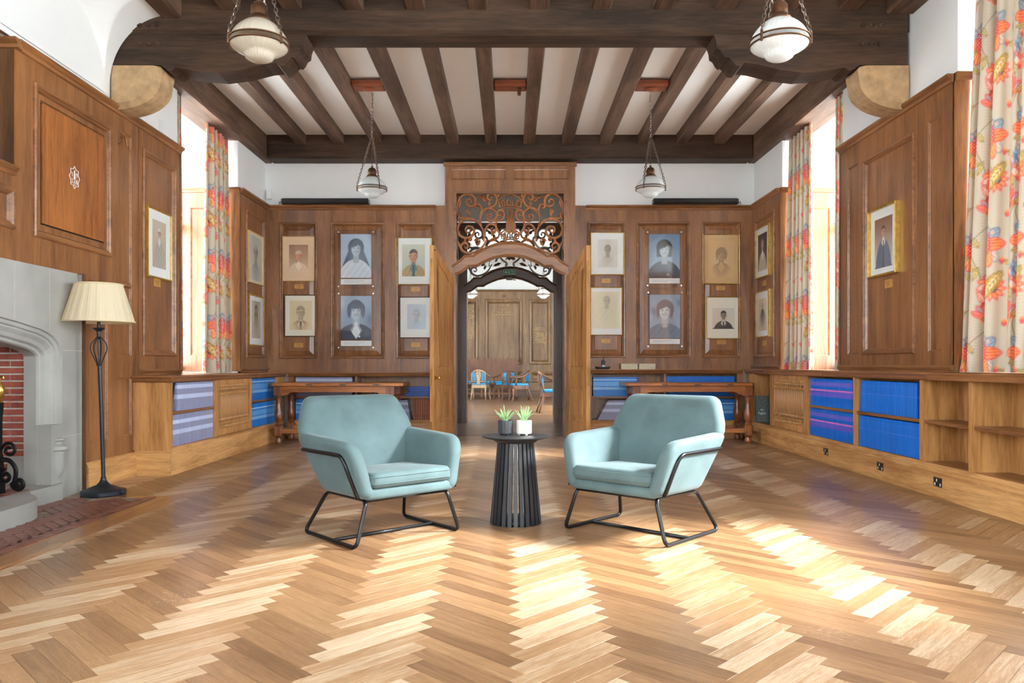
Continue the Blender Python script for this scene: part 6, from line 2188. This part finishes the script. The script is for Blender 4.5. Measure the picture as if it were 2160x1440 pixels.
# =================================================================== CURTAINS
def paint_cloth(Sx, Z):
    """embroidered crewel flowers on cream linen"""
    img = np.zeros(Sx.shape + (3,))
    weave = 1 + .02 * np.sin(Sx * 2200) * np.sin(Z * 2000)
    img[:] = np.array([178, 165, 146])
    img *= weave[..., None]
    PU, PV = .36, .535

    def put(mask, col):
        nonlocal img
        m = np.clip(mask, 0, 1)[..., None] * .76
        img = img * (1 - m) + np.array(col, float) * m

    sm = lambda d, k=900.: 1 / (1 + np.exp(-np.clip(d * k, -30, 30)))

    def local(cu, cv, rot=0.0, half=False):
        off = PV * .5 if half else 0
        u = (Sx - cu + PU / 2) % PU - PU / 2
        v = (Z - cv - off + PV / 2) % PV - PV / 2
        c, s = math.cos(rot), math.sin(rot)
        return u * c + v * s, -u * s + v * c

    def ell(u, v, rx, ry):
        return (1 - np.sqrt((u / rx) ** 2 + (v / ry) ** 2)) * np.minimum(rx, ry)

    def petal(u, v, ang, d, l, w, col, edge, lines=True):
        c, s = math.cos(ang), math.sin(ang)
        a, b = u * c + v * s - d, -u * s + v * c
        e = ell(a, b, l, w * np.clip(1 - .25 * a / l, .6, 1.4))
        put(sm(e), edge)
        put(sm(e - .0045), col)
        if lines:
            put(sm(e - .006) * (np.sin(b * 420) > .75), edge)
    # vines
    for ph, cu in ((0, .12), (1.7, .34)):
        u = (Sx - cu - .055 * np.sin(Z * 2 * PI / PV + ph) - .02 * np.sin(Z * 4 * PI / PV + 2 * ph) + PU / 2) % PU - PU / 2
        put(sm(.0028 - np.abs(u)), (112, 96, 62))
    OR, RD, BLu, NV, OC, GN, PKc = (226, 140, 76), (196, 62, 62), (150, 172, 184), (46, 54, 84), (196, 160, 84), (122, 120, 66), (222, 120, 104)
    # pineapple flower
    u, v = local(.14, .30)
    for a, c_, e_ in ((.75, BLu, (84, 104, 130)), (2.4, BLu, (84, 104, 130)), (1.57, BLu, (84, 104, 130)), (3.9, (206, 190, 168), (120, 130, 140)), (5.5, (206, 190, 168), (120, 130, 140)), (.05, OR, RD), (3.1, OR, RD), (4.3, (230, 170, 92), RD), (5.1, (230, 170, 92), RD)):
        petal(u, v, a, .065, .052, .034, c_, e_)
    e = ell(u, v - .01, .046, .065)
    put(sm(e), RD)
    lat = (np.sin((u + v) * 330) > .2) & (np.sin((u - v) * 330) > .2)
    put(sm(e - .004) * lat, (240, 226, 210))
    for i in range(5):
        put(sm(ell(u - (i - 2) * .026, v - .085 + abs(i - 2) * .012, .016, .016)), (84, 90, 112))
        put(sm(ell(u - (i - 2) * .026, v - .085 + abs(i - 2) * .012, .0135, .0135)), (196, 170, 150))
    # sunflower
    u, v = local(.20, .62)
    for i in range(11):
        petal(u, v, i * 2 * PI / 11, .038, .026, .013, OR if i % 2 else (232, 160, 96), RD, False)
    put(sm(ell(u, v, .024, .022)), NV)
    put(sm(ell(u, v, .02, .018)) * (np.sin(u * 700) * np.sin(v * 700) > .2), (150, 156, 190))
    # big serrated leaf
    u, v = local(.19, .10, .9)
    wob = .05 + .006 * np.sin(u * 260)
    e = ell(u, v, .088, wob * .62)
    put(sm(e), (132, 104, 40)); put(sm(e - .004), OC)
    put(sm(ell(u, v, .07, .013)), (222, 200, 160)); put(sm(.0012 - np.abs(v)) * sm(e), (110, 84, 36)); put(sm(e - .006) * (np.sin(u * 300 + np.abs(v) * 260) > .86), (126, 98, 44))
    # tulip
    u, v = local(.36, .02)
    for a in (1.1, 1.6, 2.1):
        petal(u, v, a, .035, .038, .015, (236, 206, 180), RD)
    petal(u, v, 4.4, .03, .034, .014, RD, (150, 40, 50), False)
    # orange fan flower with blue
    u, v = local(.37, .48)
    for i in range(6):
        petal(u, v, .2 + i * .5, .045, .034, .018, (OR, BLu, PKc)[i % 3], RD)
    put(sm(ell(u, v, .03, .024)), (230, 120, 70)); put(sm(ell(u, v + .004, .02, .014)) * (np.sin(u * 500) > 0), NV)
    # peony
    u, v = local(.02, .38, half=True)
    for i in range(9):
        petal(u, v, i * .7, .028 + .003 * (i % 3), .03, .02, (PKc, (236, 150, 90), (226, 206, 190))[i % 3], (206, 66, 60), False)
    put(sm(ell(u, v, .018, .018)), (120, 150, 140))
    # dragonfly
    u, v = local(.41, .70, .6)
    for a in (.5, 1.0, 3.6, 4.2): petal(u, v, a, .024, .024, .007, (196, 212, 220), (70, 110, 150), False)
    put(sm(ell(u, v, .006, .03)), (70, 110, 150))
    # small leaves
    for cu, cv, rt in ((.07, .5, .7), (.30, .33, 2.2), (.28, .74, -.6), (.43, .26, .2), (.03, .06, 1.8), (.31, .17, 1.2), (.1, .7, 2.6)):
        u, v = local(cu, cv, rt)
        e = ell(u, v, .034, .014 + .003 * np.sin(u * 300))
        put(sm(e), (110, 96, 52)); put(sm(e - .003), (206, 182, 120)); put(sm(.0015 - np.abs(v)) * sm(e), (110, 96, 52))
    for cu, cv in ((.26, .45), (.08, .22), (.42, .60), (.24, .22)):
        u, v = local(cu, cv)
        put(sm(ell(u, v, .012, .016)), RD); put(sm(ell(u, v - .012, .01, .007)), OR)
    return img


def curtain(label, X0, y_far, y_near, z0, z1, folds, s, amp, nx, nz, ph=0.0, gather=.85, shift=0.0, seed=1, tilt=0.0):
    t = thing('curtain', label, 'curtain', (s * X0, (y_far + y_near) / 2, z0), group='floral curtains')
    a = np.linspace(0, 1, nx)[None, :]
    z = np.linspace(0, 1, nz)[:, None]              # 0 bottom .. 1 top
    pr = np.random.RandomState(seed)
    phs = 2 * PI * folds * a + ph
    rnd = sum(pr.uniform(-.5, .5) * np.sin(2 * PI * a * k_ + pr.uniform(0, 6)) for k_ in range(1, 5))
    w = 1 - (1 - gather) * z ** 1.2
    Yw = y_far + (y_near - y_far) * (a + .0 * z) * w + shift * z
    Yw = Yw + .018 * np.sin(phs * 2 + .6) * (1 - .3 * z)
    A_ = amp * (1 - .45 * z) * (1 + .35 * rnd)
    Xw = X0 - tilt * (1 - z) - A_ * np.sin(phs + .5 * rnd + .25 * np.sin(z * 3)) - .012 * rnd * (1 - z)
    fl = np.exp(-((z) / .02) ** 2)
    Xw = Xw - .015 * fl * np.sin(phs * 1.7)
    Zw = z0 + (z1 - z0) * z + 0 * a
    mid = nz // 3
    ds = np.hypot(np.diff(Xw[mid]), np.diff(Yw[mid]))
    arc = np.concatenate([[0], np.cumsum(ds)])
    Sx = np.repeat(arc[None, :], nz, 0)
    img = paint_cloth((Sx + .05 * seed) / 1.45, (Zw + .13 * seed) / 1.45)
    P = np.stack([s * Xw, Yw + 0 * Zw, Zw], -1)
    grid_obj('cloth', P, img, M['curtain'], t, True)
    return t


curtain('large floral curtain at the right edge of the near window', 3.55, 5.855, 4.70, .948, 3.834, 6.6, 1, .062, 300, 760, ph=.4, gather=.86, shift=-.02, seed=1, tilt=.10)
curtain('floral curtain gathered at the far side of the far right window', 3.53, 9.645, 8.86, .948, 3.834, 5.2, 1, .05, 130, 420, ph=1.0, gather=.85, seed=2, tilt=.04)
curtain('sliver of floral curtain at the near side of the far right window', 3.46, 7.94, 8.18, .948, 3.834, 3.0, 1, .03, 60, 300, ph=0.3, gather=.9, seed=3)
curtain('floral curtain gathered at the far side of the left window', 3.56, 9.645, 8.78, .908, 3.834, 5.2, -1, .05, 150, 440, ph=2.0, gather=.78, seed=4, tilt=.04)
curtain('sliver of floral curtain at the near side of the left window', 3.47, 7.94, 8.10, .908, 3.834, 2.5, -1, .025, 50, 260, ph=0.3, gather=.9, seed=5)
for s in (1, -1):
    for k, (y0, y1) in enumerate(WIN_R[:2] if s > 0 else WIN_L[:1]):
        t = thing('curtain_rail', 'white curtain rail at the top of the %s window recess' % (('far right', 'near right')[k] if s > 0 else 'left'), 'curtain rail', (s * 3.55, y0, 3.85))
        MB().cbox(*sorted((s * 3.535, s * 3.565)), y0 + .01, y1 - .01, 3.838, 3.86, .003).build('rail', M['white_plastic'], t)

# =================================================================== FAR ROOM FURNITURE
def tub_chair(label, loc, rz, wood_):
    t = thing('library_chair', label, 'armchair', loc, rz, 'turquoise seated library chairs')
    m = MB(); pillow(m, round_poly([(-.25, -.25), (.25, -.25), (.21, .22), (-.21, .22)], .06, 4), lambda a, b, d: (a, b, d), .42, .49, .03, .01); m.build('seat_pad', M['blue_leather'], t, 'all', world=False)
    m = MB(); m.loft([[(a, b, z) for a, b in round_poly([(-.26, -.26), (.26, -.26), (.22, .23), (-.22, .23)], .06, 4)] for z in (.34, .43)], True, True, True); m.build('seat_rail', wood_, t, world=False)
    top = []
    for i in range(17):
        a = PI * i / 16
        top.append((.29 * math.cos(a), -.16 + .46 * math.sin(a) ** .9, .66 + .20 * math.sin(a) ** 2))
    m = MB(); m.tube([(.29, -.22, .655)] + top + [(-.29, -.22, .655)], .026, 8, flat=.8); m.build('top_rail', wood_, t, 'all', world=False)
    for s in (-1, 1):
        m = MB(); m.tube([(s * .25, -.16, .43), (s * .29, -.17, .54), (s * .285, -.16, .65)], .018, 8); m.build('arm_post', wood_, t, 'all', world=False)
        m = MB(); m.tube([(s * .19, .20, .43), (s * .20, .26, .65), (s * .19, .27, .80)], .018, 8); m.build('back_post', wood_, t, 'all', world=False)
        m = MB(); m.tube([(s * .22, -.22, .38), (s * .26, -.25, .28), (s * .235, -.24, .14), (s * .25, -.27, .03), (s * .255, -.29, .0)], [.036, .034, .022, .02, .026], 8); m.build('leg', wood_, t, 'all', world=False)
        m = MB(); m.tube([(s * .19, .19, .38), (s * .20, .25, .18), (s * .22, .31, 0)], [.026, .022, .018], 8); m.build('leg', wood_, t, 'all', world=False)
        m = MB(); pillow(m, round_poly([(s * .07, .55), (s * .17, .55), (s * .19, .78), (s * .075, .80)][::s], .02, 3), lambda a, b, d: (a, .235 + (b - .5) * .08 - d, b), 0, .035, .012); m.build('back_pad', M['blue_leather'], t, 'all', world=False)
    m = MB(); m.prism([(-.05, .45), (.05, .45), (.042, .56), (.075, .70), (.06, .84), (-.06, .84), (-.075, .70), (-.042, .56)], lambda a, b, d: (a, .235 + (b - .45) * .09 + d, b), 0, .02); m.build('splat', wood_, t, world=False)
    m = MB(); m.tube([(-.2, .24, .53), (.2, .24, .53)], .016, 8); m.build('cross_rail', wood_, t, 'all', world=False)
    return t


tub_chair('pale wooden library chair seen from behind in the far room', (PX(1013, 22.6), 22.5, 0), math.radians(172), M['chair_pale'])
tub_chair('brown wooden library chair angled away in the middle of the far room', (PX(1066, 22.6), 22.4, 0), math.radians(205), M['chair_wood'])
tub_chair('brown wooden library chair in side view facing left in the far room', (PX(1097, 21.8), 21.7, 0), math.radians(-78), M['chair_wood'])
tub_chair('dark library chair half hidden by the right jamb of the second doorway', (PX(1165, 16.2), 16.2, 0), math.radians(95), M['chair_wood'])
st = thing('settle', 'carved wooden settle with arcaded back against the far wall', 'settle', (PX(1030, 24.3), 24.35, 0))
x0, x1 = PX(905, 24.3), PX(1092, 24.3)
MB().cbox(x0, x1, 24.0, 24.5, .40, .45, .006).build('seat', M['settle'], st)
MB().cbox(x0 + .02, x1 - .02, 24.02, 24.45, .45, .50, .02).build('seat_pad', M['blue_leather'], st)
MB().cbox(x0, x1, 24.47, 24.53, .45, 1.12, .006).build('back_panel', M['settle'], st)
nb = 22
for i in range(nb):
    u = x0 + (x1 - x0) * (i + .5) / nb; w = (x1 - x0) / nb
    m = MB()
    m.prism([(u - w / 2, .62), (u - w * .30, .62), (u - w * .30, .92), (u - w * .22, 1.0), (u, 1.05), (u + w * .22, 1.0), (u + w * .30, .92), (u + w * .30, .62), (u + w / 2, .62), (u + w / 2, 1.17), (u + w * .3, 1.2), (u, 1.24 + .03 * (i % 2)), (u - w * .3, 1.2), (u - w / 2, 1.17)], lambda a, b, d: (a, 24.47 - d, b), 0, .03)
    m.build('arcade', M['settle'], st)
for x in np.linspace(x0 + .05, x1 - .05, 6):
    MB().cbox(x - .03, x + .03, 24.05, 24.11, 0, .4, .006).build('leg', M['settle'], st)
MB().cbox(x0, x1, 24.06, 24.10, .08, .14, .006).build('stretcher', M['settle'], st)

# exit sign hanging in the passage
ye = 12.9
t = thing('exit_sign', 'green fire exit sign with left arrow hanging in the second archway', 'sign', (PX(1075, ye), ye, PZ(574, ye)))
a, b, c, d = PX(1062.5, ye), PX(1087.5, ye), PZ(579.3, ye), PZ(568.5, ye)
MB().box(a, b, ye, ye + .02, c, d).build('sign_plate', M['sign_green'], t)
m = MB()
for p in ((a, b, c, c + .004), (a, b, d - .004, d), (a, a + .004, c, d), (b - .004, b, c, d)): m.box(p[0], p[1], ye - .001, ye, p[2], p[3])
m.build('sign_border', M['white_card'], t)
zc_ = (c + d) / 2
m = MB(); Te = lambda u, v, e: (u, ye - e, v)
m.prism([(a + .018, zc_), (a + .034, zc_ + .018), (a + .034, zc_ + .008), (a + .058, zc_ + .008), (a + .058, zc_ - .008), (a + .034, zc_ - .008), (a + .034, zc_ - .018)], Te, 0, .0015); m.build('arrow', M['white_card'], t)
m = MB()
xm = a + .092
for pts in ([(xm, zc_ + .012), (xm - .004, zc_ - .006), (xm - .014, zc_ - .024)], [(xm - .004, zc_ - .006), (xm + .012, zc_ - .014), (xm + .010, zc_ - .028)], [(xm, zc_ + .012), (xm - .016, zc_ + .006), (xm - .02, zc_ - .006)], [(xm, zc_ + .012), (xm + .016, zc_ + .004)]):
    m.tube([(p[0], ye - .001, p[1]) for p in pts], .0035, 5)
m.lathe((xm + .004, ye - .001, zc_ + .022), [(.0005, -.006), (.006, 0), (.0005, .006)], 8)
m.build('running_figure', M['white_card'], t)
text_obj('Fire', .036, M['white_card'], t, rot_mat((1, 0, 0), (0, 0, 1), (b - .045 - t.location.x, -.001, zc_ + .017 - t.location.z)))
text_obj('exit', .036, M['white_card'], t, rot_mat((1, 0, 0), (0, 0, 1), (b - .045 - t.location.x, -.001, zc_ - .017 - t.location.z)))
for x in (a + .04, b - .04):
    m = MB(); m.tube([(x, ye + .01, d), (x, ye + .01, 3.9)], .002, 4); m.build('wire', M['chain'], t)
cx_, cz_ = PX(1074, 13.1), PZ(586.5, 13.1)
t = thing('door_closer', 'small dark door closer box under the second arch', 'door closer', (cx_, 13.15, cz_))
MB().cbox(cx_ - .05, cx_ + .05, 13.1, 13.2, cz_ - .025, cz_ + .025, .004).build('body', M['dark_oak'], t)
m = MB(); m.tube([(cx_ + .05, 13.1, cz_ - .02), (cx_ + .11, 13.08, cz_ - .035)], .007, 6); m.build('arm', M['iron'], t)

# bookcase in the passage, right of the second doorway
bc = thing('tall_bookcase', 'tall oak bookcase in the passage right of the second doorway', 'bookcase', (1.4, 13.1, 0))
for x in (.925, 2.1):
    MB().box(x - .02, x + .02, 12.95, 13.28, 0, 2.75).build('side', M['oak'], bc)
for z in (.28, .93, 1.25, 1.6, 1.95, 2.3, 2.62):
    MB().box(.93, 2.1, 12.96, 13.28, z - .015, z + .015).build('shelf', M['oakx'], bc)
MB().box(.91, 2.1, 12.94, 12.98, 0, .27).build('plinth', M['dark_oakx'], bc)
MB().box(.945, 2.08, 12.96, 12.99, .3, .91).build('door', M['oak'], bc)
MB().box(.93, 2.1, 13.27, 13.29, 0, 2.75).build('back', M['dark_oak'], bc)
for z in (.95, 1.27, 1.62, 1.97, 2.32):
    x = .95
    while x < 1.08:
        w = random.uniform(.03, .05)
        o = MB().cbox(x, x + w * .92, 13.0, 13.2, z, z + random.uniform(.2, .27), .003).build('book', M['redbook'] if random.random() < .65 else M['greybook'])
        tag(o, 'leather bound book on the tall passage bookcase beyond the right door', 'book', 'books on the passage bookcase')
        x += w
